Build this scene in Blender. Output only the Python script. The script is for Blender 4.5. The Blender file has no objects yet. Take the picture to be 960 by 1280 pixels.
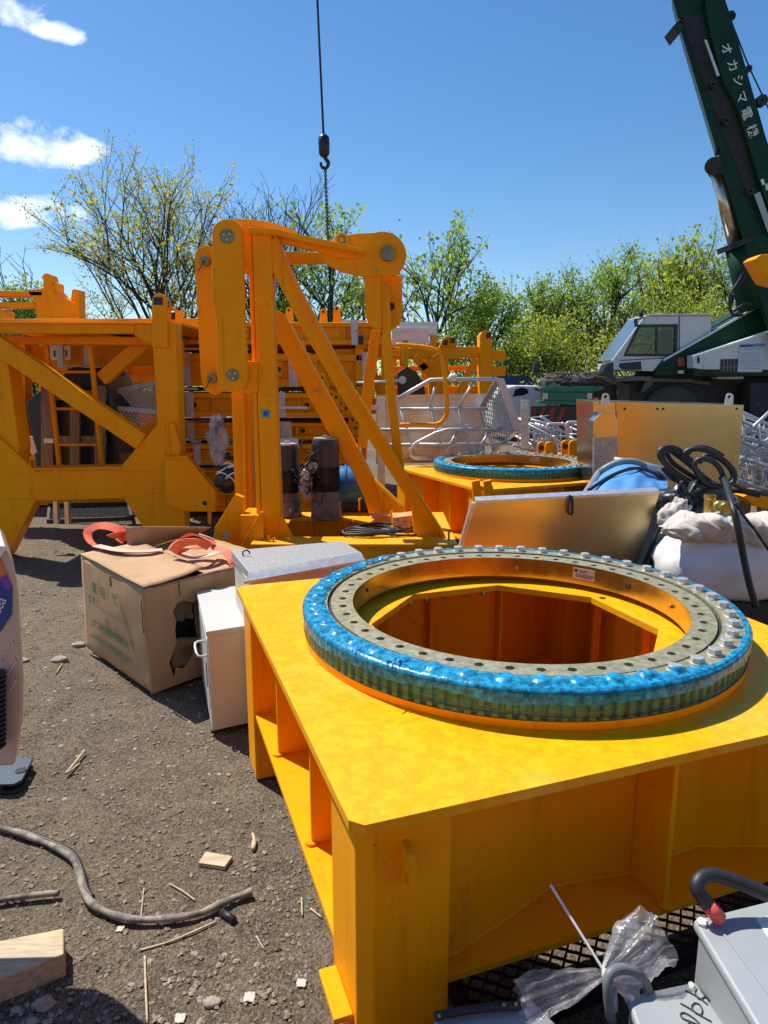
import bpy, math, random
from mathutils import Vector, Matrix, noise
from mathutils.geometry import tessellate_polygon
V=Vector; pi=math.pi
SC=bpy.context.scene; COL=SC.collection
# ---------------------------------------------------------------- camera
F=853.0; PITCH=math.atan(163/853); CZ=1.65
cam=bpy.data.objects.new('camera',bpy.data.cameras.new('camera')); COL.objects.link(cam); SC.camera=cam
cam.location=(0,0,CZ); cam.rotation_euler=(pi/2-PITCH,0,0)
cam.data.sensor_fit='VERTICAL'; cam.data.sensor_height=36; cam.data.sensor_width=27; cam.data.lens=F/1280*36
cam.data.clip_start=.05; cam.data.clip_end=2000
def P(px,py,Y=None,Z=None):
    a=(px-480)/F; b=(640-py)/F
    d=V((a,math.cos(PITCH)+b*math.sin(PITCH),-math.sin(PITCH)+b*math.cos(PITCH)))
    t=(Z-CZ)/d.z if Z is not None else Y/d.y
    return V((0,0,CZ))+d*t
def PP(pts,Y): return [P(x,y,Y) for x,y in pts]
# ---------------------------------------------------------------- mesh helper
class MB:
    def __init__(s): s.v=[]; s.f=[]; s.sm=[]
    def add(s,vs,fs,smooth=False):
        o=len(s.v); s.v+=[V(v) for v in vs]
        for f in fs: s.f.append([i+o for i in f]); s.sm.append(smooth)
        return s
    def prism(s,pts,ext,ext0=None):
        n=len(pts); e=V(ext); a=[V(p)+(V(ext0) if ext0 else V((0,0,0))) for p in pts]; b=[V(p)+e for p in pts]
        return s.add(a+b,[list(range(n))[::-1],list(range(n,2*n))]+[[i,(i+1)%n,n+(i+1)%n,n+i] for i in range(n)])
    def obox(s,c,x,y,z):
        c=V(c);x=V(x);y=V(y);z=V(z)
        return s.prism([c-x-y-z,c+x-y-z,c+x+y-z,c-x+y-z],z*2)
    def box(s,lo,hi):
        lo=V(lo);hi=V(hi);d=(hi-lo)/2
        return s.obox((lo+hi)/2,(d.x,0,0),(0,d.y,0),(0,0,d.z))
    def beam(s,p,q,w,h=None,up=(0,0,1)):
        p=V(p);q=V(q);d=(q-p); h=h or w; u=V(up)
        if abs(d.normalized().dot(u))>.97: u=V((0,1,0))
        x=d.cross(u).normalized(); z=x.cross(d).normalized()
        return s.obox((p+q)/2,d/2,x*w/2,z*h/2)
    def tube(s,pts,r,n=8,closed=False,caps=True):
        pts=[V(p) for p in pts]; m=len(pts); rs=r if isinstance(r,(list,tuple)) else [r]*m
        t0=(pts[1]-pts[0]).normalized(); u=t0.cross(V((0,0,1)) if abs(t0.z)<.9 else V((1,0,0))).normalized()
        vs=[];fs=[]
        for i in range(m):
            if closed: t=pts[(i+1)%m]-pts[i-1]
            else: t=pts[min(i+1,m-1)]-pts[max(i-1,0)]
            if t.length<1e-9: t=t0
            t=t.normalized(); u=(u-t*u.dot(t))
            u=u.normalized() if u.length>1e-6 else t.orthogonal().normalized()
            w=t.cross(u)
            for k in range(n):
                a=2*pi*k/n; vs.append(pts[i]+(u*math.cos(a)+w*math.sin(a))*rs[i])
        for i in range(m if closed else m-1):
            j=(i+1)%m
            for k in range(n): fs.append([i*n+k,i*n+(k+1)%n,j*n+(k+1)%n,j*n+k])
        s.add(vs,fs,True)
        if caps and not closed:
            o=len(s.v)-m*n
            s.f.append([o+k for k in range(n)][::-1]); s.sm.append(False)
            s.f.append([o+(m-1)*n+k for k in range(n)]); s.sm.append(False)
        return s
    def cyl(s,p,q,r,n=20,r2=None): return s.tube([p,q],[r,r if r2 is None else r2],n)
    def lathe(s,prof,c,n=48,axis='z',closed=True):
        c=V(c);vs=[];fs=[];m=len(prof)
        for i in range(n):
            a=2*pi*i/n;ca,sa=math.cos(a),math.sin(a)
            for r,z in prof:
                vs.append(c+(V((r*ca,r*sa,z)) if axis=='z' else V((r*ca,z,r*sa)) if axis=='y' else V((z,r*ca,r*sa))))
        for i in range(n):
            j=(i+1)%n
            for k in range(m if closed else m-1):
                l=(k+1)%m; fs.append([i*m+k,j*m+k,j*m+l,i*m+l])
        return s.add(vs,fs,False)
    def plate(s,outer,holes,o,ux,uy,t):
        o=V(o);ux=V(ux);uy=V(uy);nn=ux.cross(uy).normalized()*t
        loops=[outer]+list(holes); fl=[p for l in loops for p in l]; N=len(fl)
        tri=tessellate_polygon([[V((p[0],p[1],0)) for p in l] for l in loops])
        top=[o+ux*p[0]+uy*p[1] for p in fl]; bot=[p-nn for p in top]
        fs=[]
        for a,b,c in tri:
            A,B,C=fl[a],fl[b],fl[c]
            if (B[0]-A[0])*(C[1]-A[1])-(B[1]-A[1])*(C[0]-A[0])<0: b,c=c,b
            fs.append([a,b,c]); fs.append([a+N,c+N,b+N])
        k=0
        for l in loops:
            n=len(l)
            for i in range(n): fs.append([k+i,k+(i+1)%n,N+k+(i+1)%n,N+k+i])
            k+=n
        return s.add(top+bot,fs)
    def blob(s,c,r,amp=.15,freq=2.,seed=0,nu=40,nv=24,power=1.,pinch=None):
        c=V(c);vs=[];fs=[]
        sp=lambda x:math.copysign(abs(x)**power,x)
        for j in range(nv+1):
            ph=-pi/2+pi*j/nv
            for i in range(nu):
                th=2*pi*i/nu
                d=V((sp(math.cos(ph))*sp(math.cos(th)),sp(math.cos(ph))*sp(math.sin(th)),sp(math.sin(ph))))
                q=d*freq+V((seed*7.3,seed*3.1,0))
                k=1+amp*noise.fractal(q,1.0,2.0,4)
                p=V((d.x*r[0],d.y*r[1],d.z*r[2]))*k
                if pinch: p=pinch(p)
                vs.append(c+p)
        for j in range(nv):
            for i in range(nu): fs.append([j*nu+i,j*nu+(i+1)%nu,(j+1)*nu+(i+1)%nu,(j+1)*nu+i])
        return s.add(vs,fs,True)
    def grid(s,fn,nu,nv,smooth=True,closed=False):
        vs=[fn(i/nu,j/nv) for j in range(nv+1) for i in range(nu+(0 if closed else 1))]
        m=nu if closed else nu+1
        fs=[[j*m+i,j*m+(i+1)%m,(j+1)*m+(i+1)%m,(j+1)*m+i] for j in range(nv) for i in range(nu)]
        return s.add(vs,fs,smooth)
def circ(x,y,r,n=12,a0=0): return [(x+r*math.cos(a0+2*pi*i/n),y+r*math.sin(a0+2*pi*i/n)) for i in range(n)]
def smooth_path(pts,k=6,closed=False):
    pts=[V(p) for p in pts]; n=len(pts); out=[]
    for i in range(n if closed else n-1):
        g=lambda j: pts[j%n] if closed else pts[max(0,min(n-1,j))]
        a,b,c,d=g(i-1),g(i),g(i+1),g(i+2)
        for q in range(k):
            t=q/k; out.append(.5*((2*b)+(c-a)*t+(2*a-5*b+4*c-d)*t*t+(3*b-a-3*c+d)*t**3))
    if not closed: out.append(pts[-1])
    return out
ORG={}
def _mesh(name,mb,m,shift,bevel,solid=0):
    me=bpy.data.meshes.new(name); me.from_pydata([tuple(v-shift) for v in mb.v],[],mb.f)
    me.polygons.foreach_set('use_smooth',mb.sm); me.update()
    o=bpy.data.objects.new(name,me); COL.objects.link(o)
    if m: me.materials.append(m)
    if solid:
        q=o.modifiers.new('thick','SOLIDIFY'); q.thickness=solid
    if bevel:
        b=o.modifiers.new('bevel','BEVEL'); b.width=bevel; b.segments=2; b.limit_method='ANGLE'; b.angle_limit=math.radians(40)
    return o
def thing(name,label,cat,loc,group=None,rz=0):
    o=bpy.data.objects.new(name,None); COL.objects.link(o); o.empty_display_size=.1
    o.location=loc; o.rotation_euler=(0,0,rz); o['label']=label; o['category']=cat
    if group: o['group']=group
    ORG[o.name]=V(loc); return o
def part(name,mb,m,parent,label=None,bevel=0,local=False,kind=None,solid=0):
    org=ORG[parent.name]
    o=_mesh(name,mb,m,V((0,0,0)) if local else org,bevel,solid); o.parent=parent; ORG[o.name]=org
    if label: o['label']=label
    if kind: o['kind']=kind
    return o
def solo(name,mb,m,label=None,cat=None,group=None,kind=None,bevel=0,solid=0):
    lo=V((min(v.x for v in mb.v),min(v.y for v in mb.v),min(v.z for v in mb.v))); hi=V((max(v.x for v in mb.v),max(v.y for v in mb.v),0))
    c=V(((lo.x+hi.x)/2,(lo.y+hi.y)/2,lo.z)) if kind!='structure' else V((0,0,0))
    o=_mesh(name,mb,m,c,bevel,solid); o.location=c; ORG[o.name]=c
    if label: o['label']=label
    if cat: o['category']=cat
    if group: o['group']=group
    if kind: o['kind']=kind
    return o
def dup(root,loc,rz=None,label=None,group=None,scale=None):
    def cp(o,par):
        c=o.copy(); COL.objects.link(c)
        if par: c.parent=par
        for ch in list(o.children): cp(ch,c)
        return c
    r=cp(root,None); r.location=loc
    if rz is not None: r.rotation_euler=(0,0,rz)
    if scale: r.scale=(scale,)*3
    if label: r['label']=label
    if group: r['group']=group
    return r
def textmb(s,size,o,xd,yd,off=.0008,align='LEFT',space=1.0,mb=None,bold=0):
    cu=bpy.data.curves.new('t','FONT'); cu.body=s; cu.size=size; cu.align_x=align; cu.space_character=space; cu.offset=size*bold
    ob=bpy.data.objects.new('t',cu); COL.objects.link(ob)
    dg=bpy.context.evaluated_depsgraph_get(); me=bpy.data.meshes.new_from_object(ob.evaluated_get(dg))
    o=V(o);xd=V(xd).normalized();yd=V(yd).normalized();n=xd.cross(yd).normalized()
    mb=mb or MB(); mb.add([o+xd*v.co.x+yd*v.co.y+n*off for v in me.vertices],[list(p.vertices) for p in me.polygons])
    bpy.data.objects.remove(ob); bpy.data.curves.remove(cu); bpy.data.meshes.remove(me)
    return mb
# ---------------------------------------------------------------- materials
def nt(name):
    m=bpy.data.materials.new(name); m.use_nodes=True; t=m.node_tree; return m,t,t.nodes['Principled BSDF']
def N(t,ty,**k):
    n=t.nodes.new(ty)
    for a,b in k.items():
        if a.startswith('i_'): n.inputs[a[2:].replace('_',' ')].default_value=b
        else: setattr(n,a,b)
    return n
def ramp(t,src,a,b,ca=(0,0,0,1),cb=(1,1,1,1)):
    r=N(t,'ShaderNodeValToRGB'); e=r.color_ramp.elements
    e[0].position=a;e[1].position=b;e[0].color=ca;e[1].color=cb
    t.links.new(src,r.inputs[0]); return r.outputs[0]
def mixc(t,f,a,b):
    m=N(t,'ShaderNodeMix',data_type='RGBA')
    for i,x in ((0,f),(6,a),(7,b)):
        if isinstance(x,(int,float,tuple)): m.inputs[i].default_value=x
        else: t.links.new(x,m.inputs[i])
    return m.outputs[2]
def c4(c,k=1): return (min(1,c[0]*k),min(1,c[1]*k),min(1,c[2]*k),1)
def noi(t,co,scale,detail=4,rough=.55,vec=None):
    n=N(t,'ShaderNodeTexNoise'); n.inputs['Scale'].default_value=scale; n.inputs['Detail'].default_value=detail; n.inputs['Roughness'].default_value=rough
    if vec:
        mp=N(t,'ShaderNodeMapping'); mp.inputs['Scale'].default_value=vec; t.links.new(co,mp.inputs[0]); co=mp.outputs[0]
    t.links.new(co,n.inputs['Vector']); return n.outputs[0]
def mat(name,col,rough=.5,metal=0,var=.12,scale=6,bump=0,bscale=80,dirt=None,damt=.55,dscale=5,stretch=None,rvar=.12,spec=.5,dist=.002,coat=0):
    m,t,b=nt(name); co=N(t,'ShaderNodeTexCoord').outputs['Object']
    n=noi(t,co,scale,5,.6,stretch)
    c=mixc(t,ramp(t,n,.3,.7),c4(col,1-var),c4(col,1+var))
    if dirt:
        d=noi(t,co,dscale,8,.7); f=ramp(t,d,damt,damt+.16); c=mixc(t,f,c,c4(dirt))
    t.links.new(c,b.inputs['Base Color'])
    b.inputs['Metallic'].default_value=metal; b.inputs['Specular IOR Level'].default_value=spec
    b.inputs['Coat Weight'].default_value=coat
    r=N(t,'ShaderNodeMapRange'); r.inputs[3].default_value=max(.03,rough-rvar); r.inputs[4].default_value=min(1,rough+rvar)
    t.links.new(noi(t,co,scale*2.3,4),r.inputs[0]); t.links.new(r.outputs[0],b.inputs['Roughness'])
    if bump:
        bm=N(t,'ShaderNodeBump'); bm.inputs['Strength'].default_value=bump; bm.inputs['Distance'].default_value=dist
        t.links.new(noi(t,co,bscale,6,.6,stretch),bm.inputs['Height']); t.links.new(bm.outputs[0],b.inputs['Normal'])
    return m
def yellow():
    m,t,b=nt('yellow_paint'); co=N(t,'ShaderNodeTexCoord').outputs['Object']
    c=mixc(t,ramp(t,noi(t,co,2.2,5,.6),.32,.68),(.92,.32,.001,1),(.98,.38,.001,1))
    c=mixc(t,ramp(t,noi(t,co,3.5,6,.7,(5,5,.45)),.56,.74),c,(.74,.24,.002,1))      # thin vertical run marks
    c=mixc(t,ramp(t,noi(t,co,4.5,9,.78),.60,.70),c,(.58,.24,.03,1))                # dusty smears
    sc_=noi(t,co,9,7,.7,(.35,4,7)); c=mixc(t,ramp(t,sc_,.695,.715),c,(.97,.50,.10,1)) # light scratches
    ch=noi(t,co,34,5,.72); c=mixc(t,ramp(t,ch,.705,.725),c,(.22,.09,.03,1))        # paint chips
    t.links.new(c,b.inputs['Base Color']); b.inputs['Specular IOR Level'].default_value=.14
    r=N(t,'ShaderNodeMapRange'); r.inputs[3].default_value=.28; r.inputs[4].default_value=.6; t.links.new(noi(t,co,7,5),r.inputs[0]); t.links.new(r.outputs[0],b.inputs['Roughness'])
    bm=N(t,'ShaderNodeBump'); bm.inputs['Strength'].default_value=.25; bm.inputs['Distance'].default_value=.004; t.links.new(noi(t,co,9,5),bm.inputs['Height']); t.links.new(bm.outputs[0],b.inputs['Normal']); return m
YEL=yellow()
def mm_(t,a,b):
    n=N(t,'ShaderNodeMath',operation='MULTIPLY'); t.links.new(a,n.inputs[0]); t.links.new(b,n.inputs[1]); return n.outputs[0]
def N_val(t,v):
    n=N(t,'ShaderNodeValue'); n.outputs[0].default_value=v; return n.outputs[0]
def plate_paint():
    m,t,b=nt('mottled_yellow_paint'); co=N(t,'ShaderNodeTexCoord').outputs['Object']
    n=noi(t,co,30,5,.62); f=ramp(t,n,.42,.60)
    c=mixc(t,f,(.95,.355,.001,1),(.97,.44,.004,1))
    d=noi(t,co,2.2,8,.72); c=mixc(t,ramp(t,d,.62,.8),c,(.95,.42,.02,1))
    dd=noi(t,co,48,6,.7); c=mixc(t,ramp(t,dd,.69,.72),c,(.50,.25,.05,1)); s1=noi(t,co,8,8,.75,(.5,7,1)); c=mixc(t,ramp(t,s1,.66,.70),c,(.97,.62,.16,1)); s3=noi(t,co,5,7,.7,(.3,34,1)); c=mixc(t,ramp(t,s3,.685,.70),c,(.98,.72,.34,1)); s4=noi(t,co,4,7,.7,(30,.35,1)); c=mixc(t,ramp(t,s4,.70,.712),c,(.60,.27,.03,1)); s5=noi(t,co,1.4,7,.72); c=mixc(t,mm_(t,ramp(t,s5,.52,.66),N_val(t,.35)),c,(.86,.52,.16,1)); s2=noi(t,co,3.2,9,.8); c=mixc(t,ramp(t,s2,.60,.72),c,(.80,.40,.05,1))
    t.links.new(c,b.inputs['Base Color']); b.inputs['Roughness'].default_value=.42; b.inputs['Specular IOR Level'].default_value=.3
    bm=N(t,'ShaderNodeBump'); bm.inputs['Strength'].default_value=.12; bm.inputs['Distance'].default_value=.002
    t.links.new(noi(t,co,40,4),bm.inputs['Height']); t.links.new(bm.outputs[0],b.inputs['Normal']); return m
YPL=plate_paint()
STEEL=mat('passivated_steel',(.44,.40,.24),.42,.55,.35,45,.2,160,dirt=(.20,.18,.10),damt=.58,dscale=30)
GOLD=mat('machined_bore',(.66,.49,.11),.22,.92,.10,9,.1,60,stretch=(1,1,14),dirt=(.42,.28,.05),damt=.68,dscale=6)
TOOTH=mat('brass_tinted_gear',(.58,.52,.20),.4,.5,.2,30,.1,90)
BOLT=mat('zinc_bolt',(.62,.62,.58),.38,.6,.12,40,.05,200)
GALV=mat('galvanised_steel',(.62,.63,.64),.38,.75,.14,14,.08,60,dirt=(.42,.42,.41),damt=.62,dscale=8)
SHEET=mat('galvanised_sheet',(.56,.54,.50),.15,.95,.05,3,.12,5,rvar=.05,dist=.003,dirt=(.45,.42,.38),damt=.72,dscale=4)
ALU=mat('aluminium_sheet',(.50,.50,.49),.30,.9,.15,4,.2,6,dirt=(.35,.34,.32),damt=.6,dscale=3)
PIPE=mat('white_galvanised_pipe',(.54,.55,.57),.42,.4,.1,20,.05,90,dirt=(.5,.5,.5),damt=.66,dscale=20)
RUB=mat('black_rubber',(.022,.022,.024),.5,0,.3,20,.2,120,dirt=(.10,.095,.085),damt=.62,dscale=14)
DRUB=mat('dusty_hose_rubber',(.13,.12,.10),.8,0,.3,20,.25,120,dirt=(.34,.30,.23),damt=.44,dscale=16)
BLK=mat('black_paint',(.012,.012,.013),.38,0,.3,10,.05,60,dirt=(.05,.045,.04),damt=.62,dscale=7)
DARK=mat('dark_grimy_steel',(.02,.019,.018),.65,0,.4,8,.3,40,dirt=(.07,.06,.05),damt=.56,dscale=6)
GREY=mat('grey_cast_paint',(.31,.335,.34),.42,0,.06,8,.12,90,dirt=(.33,.30,.22),damt=.60,dscale=7)
WHT=mat('white_enamel',(.58,.57,.53),.38,0,.04,5,.03,30,dirt=(.52,.50,.45),damt=.66,dscale=5)
TRW=mat('white_vehicle_paint',(.66,.66,.66),.35,0,.05,3,.02,30,dirt=(.40,.39,.37),damt=.62,dscale=2)
GRN=mat('dark_green_crane_paint',(.007,.042,.022),.5,0,.2,3,.05,30,spec=.2,dirt=(.035,.06,.04),damt=.62,dscale=3)
GRM=mat('bumper_green_paint',(.02,.15,.085),.42,0,.2,5,.05,40,dirt=(.07,.10,.07),damt=.60,dscale=7)
CARD=mat('corrugated_cardboard',(.47,.285,.145),.85,0,.12,5,.35,40,dirt=(.36,.21,.105),damt=.56,dscale=4,stretch=(1,1,.2),dist=.004)
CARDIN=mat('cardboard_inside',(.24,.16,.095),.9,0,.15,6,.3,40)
WOOD=mat('weathered_wood',(.50,.40,.26),.85,0,.28,14,.5,50,stretch=(.6,6,6),dirt=(.30,.22,.13),damt=.60,dscale=9)
PALW=mat('pallet_wood',(.27,.18,.10),.85,0,.3,10,.4,40,stretch=(6,6,.5))
SACK=mat('white_woven_plastic',(.74,.71,.68),.55,0,.05,8,.35,22,dirt=(.55,.51,.46),damt=.64,dscale=5,dist=.006)
CLOTH=mat('cream_cloth',(.58,.525,.45),.9,0,.12,14,.55,34,dirt=(.42,.37,.31),damt=.58,dscale=9,dist=.01)
TARP=mat('blue_tarp',(.10,.30,.66),.42,0,.22,9,.6,18,dist=.01)
DTARP=mat('black_plastic_sheet',(.018,.019,.022),.35,0,.3,5,.5,12,dist=.01)
BLUEP=mat('blue_drum_paint',(.015,.16,.42),.35,0,.15,5,.05,30)
BRASS=mat('brass',(.55,.42,.12),.32,.9,.15,20,.05,80)
STRAP=mat('orange_webbing',(.82,.15,.07),.7,0,.12,20,.4,160)
STRAPW=mat('bleached_webbing',(.74,.45,.36),.75,0,.12,20,.4,160)
GREENINK=mat('green_ink',(.03,.17,.05),.8,0,.2,40)
MARK=mat('marker_ink',(.03,.03,.045),.6,0,.2,40)
REDT=mat('red_tape',(.72,.10,.08),.45,0,.1,20)
ORG_=mat('orange_cap',(.75,.20,.04),.5,0,.1,20)
TAPE=mat('pale_packing_tape',(.62,.56,.53),.4,0,.15,16,.3,30)
WHITEP=mat('white_print',(.78,.78,.74),.5,0,.08,30)
BLUEI=mat('blue_print',(.02,.06,.30),.45,0,.1,30)
NAVY=mat('navy_sheet',(.012,.03,.12),.5,0,.15,3)
REDP=mat('red_stripe_paint',(.40,.025,.02),.5,0,.2,6,dirt=(.16,.03,.03),damt=.56,dscale=5)
COVER=mat('reflection_tinted_cover',(.56,.44,.24),.34,.85,.06,3,.12,5,rvar=.05,dist=.004,dirt=(.40,.35,.28),damt=.66,dscale=4)  # yellow in this base colour paints in the reflected yellow steel
CABF=mat('reflection_tinted_cabinet_sheet',(.54,.42,.22),.17,.95,.05,3,.12,5,rvar=.05,dist=.003,dirt=(.42,.33,.18),damt=.70,dscale=4)  # warm tint puts the yellow reflections into the sheet colour
CHEQ=mat('speckled_grey_plate',(.37,.37,.36),.5,.3,.30,75,.5,90,rvar=.1,dist=.004)
GLASS,_t,_b=nt('dark_glass'); _b.inputs['Base Color'].default_value=(.02,.025,.025,1); _b.inputs['Roughness'].default_value=.06
def window_mat():
    m,t,b=nt('cab_window_glass'); o=t.nodes['Material Output']
    g=N(t,'ShaderNodeBsdfGlossy'); g.inputs['Roughness'].default_value=.03
    tr=N(t,'ShaderNodeBsdfTransparent'); tr.inputs[0].default_value=(.40,.45,.42,1)
    mx=N(t,'ShaderNodeMixShader'); mx.inputs[0].default_value=.05
    t.links.new(tr.outputs[0],mx.inputs[1]); t.links.new(g.outputs[0],mx.inputs[2]); t.links.new(mx.outputs[0],o.inputs[0]); t.nodes.remove(b); return m
WIN=window_mat()
def film(name,tint,col,lo,hi,vec,scale,rough=.18,bump=.5,op=(.25,.9)):
    m,t,b=nt(name); o=t.nodes['Material Output']; co=N(t,'ShaderNodeTexCoord').outputs['Object']
    n=noi(t,co,scale,6,.65,vec); f=N(t,'ShaderNodeMapRange'); f.inputs[1].default_value=lo; f.inputs[2].default_value=hi; f.inputs[3].default_value=op[0]; f.inputs[4].default_value=op[1]
    t.links.new(n,f.inputs[0])
    n2=noi(t,co,scale*1.7,5,.6,vec)
    t.links.new(mixc(t,ramp(t,n2,.35,.68),c4(col,.5),c4(col,1.8)),b.inputs['Base Color']); b.inputs['Roughness'].default_value=rough
    bm=N(t,'ShaderNodeBump'); bm.inputs['Strength'].default_value=bump; bm.inputs['Distance'].default_value=.004
    t.links.new(n2,bm.inputs['Height']); t.links.new(bm.outputs[0],b.inputs['Normal'])
    tr=N(t,'ShaderNodeBsdfTransparent'); tr.inputs[0].default_value=(*tint,1)
    mx=N(t,'ShaderNodeMixShader'); t.links.new(f.outputs[0],mx.inputs[0]); t.links.new(tr.outputs[0],mx.inputs[1]); t.links.new(b.outputs[0],mx.inputs[2]); t.links.new(mx.outputs[0],o.inputs[0]); return m
FILMT=film('blue_stretch_film',(.17,.58,.86),(.02,.31,.57),.35,.66,None,34,.26,.4,(.38,.90))
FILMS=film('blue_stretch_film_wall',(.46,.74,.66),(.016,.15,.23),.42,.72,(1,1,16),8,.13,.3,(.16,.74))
BAG=film('clear_polythene',(.96,.96,.97),(.74,.74,.76),.40,.70,None,16,.08,1.0,(.16,.55))
def bagmat():
    m,t,b=nt('clear_polythene'); o=t.nodes['Material Output']; co=N(t,'ShaderNodeTexCoord').outputs['Object']
    n=noi(t,co,22,6,.65); bm=N(t,'ShaderNodeBump'); bm.inputs['Strength'].default_value=1; bm.inputs['Distance'].default_value=.006; t.links.new(n,bm.inputs['Height'])
    d=N(t,'ShaderNodeBsdfDiffuse'); tl=N(t,'ShaderNodeBsdfTranslucent'); g=N(t,'ShaderNodeBsdfGlossy'); g.inputs['Roughness'].default_value=.12
    for x in (d,tl): x.inputs[0].default_value=(.86,.86,.88,1)
    for x in (d,tl,g): t.links.new(bm.outputs[0],x.inputs['Normal'])
    def mx(f,a,b_):
        q=N(t,'ShaderNodeMixShader')
        if isinstance(f,float): q.inputs[0].default_value=f
        else: t.links.new(f,q.inputs[0])
        t.links.new(a,q.inputs[1]); t.links.new(b_,q.inputs[2]); return q.outputs[0]
    tr=N(t,'ShaderNodeBsdfTransparent'); tr.inputs[0].default_value=(.97,.97,.98,1)
    body=mx(.18,mx(.5,d.outputs[0],tl.outputs[0]),g.outputs[0]); f=N(t,'ShaderNodeMapRange'); f.inputs[1].default_value=.38; f.inputs[2].default_value=.66; f.inputs[3].default_value=.10; f.inputs[4].default_value=.55
    t.links.new(noi(t,co,9,5,.6),f.inputs[0]); t.links.new(mx(f.outputs[0],tr.outputs[0],body),o.inputs[0]); t.nodes.remove(b); return m
BAG=bagmat()
def leafmat(name,col,k=.25):
    m,t,b=nt(name); o=t.nodes['Material Output']
    g=N(t,'ShaderNodeNewGeometry'); wn=N(t,'ShaderNodeTexWhiteNoise'); wn.noise_dimensions='3D'
    co=N(t,'ShaderNodeTexCoord').outputs['Object']; n=noi(t,co,1.1,3)
    c=mixc(t,ramp(t,n,.35,.65),c4(col,1-k),(min(1,col[0]*1.5),col[1]*1.25,col[2]*1.1,1))
    n3=noi(t,co,9,2); c=mixc(t,ramp(t,n3,.35,.7),c,c4(col,.7))
    d=N(t,'ShaderNodeBsdfDiffuse'); tl=N(t,'ShaderNodeBsdfTranslucent')
    t.links.new(c,d.inputs[0]); t.links.new(c,tl.inputs[0])
    mx=N(t,'ShaderNodeMixShader'); mx.inputs[0].default_value=.5
    t.links.new(d.outputs[0],mx.inputs[1]); t.links.new(tl.outputs[0],mx.inputs[2]); t.links.new(mx.outputs[0],o.inputs[0]); t.nodes.remove(b); return m
LEAFY=leafmat('young_yellow_green_leaves',(.60,.62,.10)); LEAFG=leafmat('fresh_green_leaves',(.42,.60,.11)); LEAFD=leafmat('deep_green_leaves',(.08,.16,.022)); LEAFO=leafmat('olive_spring_leaves',(.50,.63,.10))
BARK=mat('bark',(.055,.045,.036),.9,0,.3,8,.5,20,dist=.02)
# ---------------------------------------------------------------- light and sky
EL=math.radians(58); AZ=math.radians(50)   # the sun stands behind the yard, well to the left
sdir=V((-math.sin(AZ)*math.cos(EL),math.cos(AZ)*math.cos(EL),math.sin(EL)))
sun=bpy.data.objects.new('sun',bpy.data.lights.new('sun','SUN')); COL.objects.link(sun)
sun.data.energy=4.9; sun.data.angle=math.radians(.5); sun.data.color=(1,.955,.88); sun.location=(0,0,40)
sun.rotation_euler=sdir.to_track_quat('Z','Y').to_euler()
W=bpy.data.worlds.new('World'); SC.world=W; W.use_nodes=True; t=W.node_tree; t.nodes.clear()
sky=N(t,'ShaderNodeTexSky',sky_type='NISHITA',sun_disc=False); sky.sun_elevation=EL; sky.sun_rotation=SUNROT=-AZ
sky.air_density=1.0; sky.dust_density=.3; sky.ozone_density=3.0
hs=N(t,'ShaderNodeHueSaturation'); hs.inputs['Saturation'].default_value=1.25; t.links.new(sky.outputs[0],hs.inputs['Color'])
co=N(t,'ShaderNodeTexCoord').outputs['Generated']
def vm(op,a,b):
    n=N(t,'ShaderNodeVectorMath',operation=op)
    for i,x in enumerate((a,b)):
        if isinstance(x,(tuple,Vector)): n.inputs[i].default_value=tuple(x)
        else: t.links.new(x,n.inputs[i])
    return n
def mm(op,a,b=0.,clamp=False):
    n=N(t,'ShaderNodeMath',operation=op); n.use_clamp=clamp
    for i,x in enumerate((a,b)):
        if isinstance(x,(int,float)): n.inputs[i].default_value=x
        else: t.links.new(x,n.inputs[i])
    return n.outputs[0]
nz=noi(t,co,17,9,.62,(1,1,1.5)); nf=mm('SUBTRACT',nz,.5)
tot=None
for (px,py,wx,wy,tilt) in ((15,8,38,20,.35),(58,36,40,11,.25),(30,182,70,24,.05),(95,190,50,13,-.12),(40,262,66,18,-.03)):
    d0=(P(px,py,Y=1)-V((0,0,CZ))).normalized(); d1=(P(px+math.cos(tilt),py+math.sin(tilt),Y=1)-V((0,0,CZ))).normalized()
    tx=(d1-d0).normalized(); ty=d0.cross(tx).normalized()
    dv=vm('SUBTRACT',co,d0).outputs[0]
    k=(P(px+1,py,Y=1)-P(px,py,Y=1)).length/(P(px,py,Y=1)-V((0,0,CZ))).length
    a=mm('DIVIDE',vm('DOT_PRODUCT',dv,tx).outputs['Value'],wx*k); b_=mm('DIVIDE',vm('DOT_PRODUCT',dv,ty).outputs['Value'],wy*k)
    r2=mm('ADD',mm('MULTIPLY',a,a),mm('MULTIPLY',b_,b_))
    m=mm('ADD',mm('SUBTRACT',1.05,r2),mm('MULTIPLY',nf,6.0)); m=mm('MULTIPLY',m,.62,True)
    back=mm('GREATER_THAN',vm('DOT_PRODUCT',co,d0).outputs['Value'],.5); m=mm('MULTIPLY',m,back)
    tot=m if tot is None else mm('MAXIMUM',tot,m)
cl=mixc(t,mm('MULTIPLY',tot,.9),hs.outputs[0],(11,11.1,11.4,1))
bg=N(t,'ShaderNodeBackground'); bg.inputs[1].default_value=.112; t.links.new(cl,bg.inputs[0])
wo=N(t,'ShaderNodeOutputWorld'); t.links.new(bg.outputs[0],wo.inputs[0])
SC.view_settings.view_transform='Standard'; SC.view_settings.look='None'; SC.view_settings.gamma=1; SC.view_settings.exposure=.33
SC.render.engine='CYCLES'; SC.cycles.max_bounces=8; SC.cycles.transparent_max_bounces=12; SC.cycles.use_denoising=True
SC.cycles.sample_clamp_indirect=6; SC.cycles.caustics_reflective=False; SC.cycles.caustics_refractive=False
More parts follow.
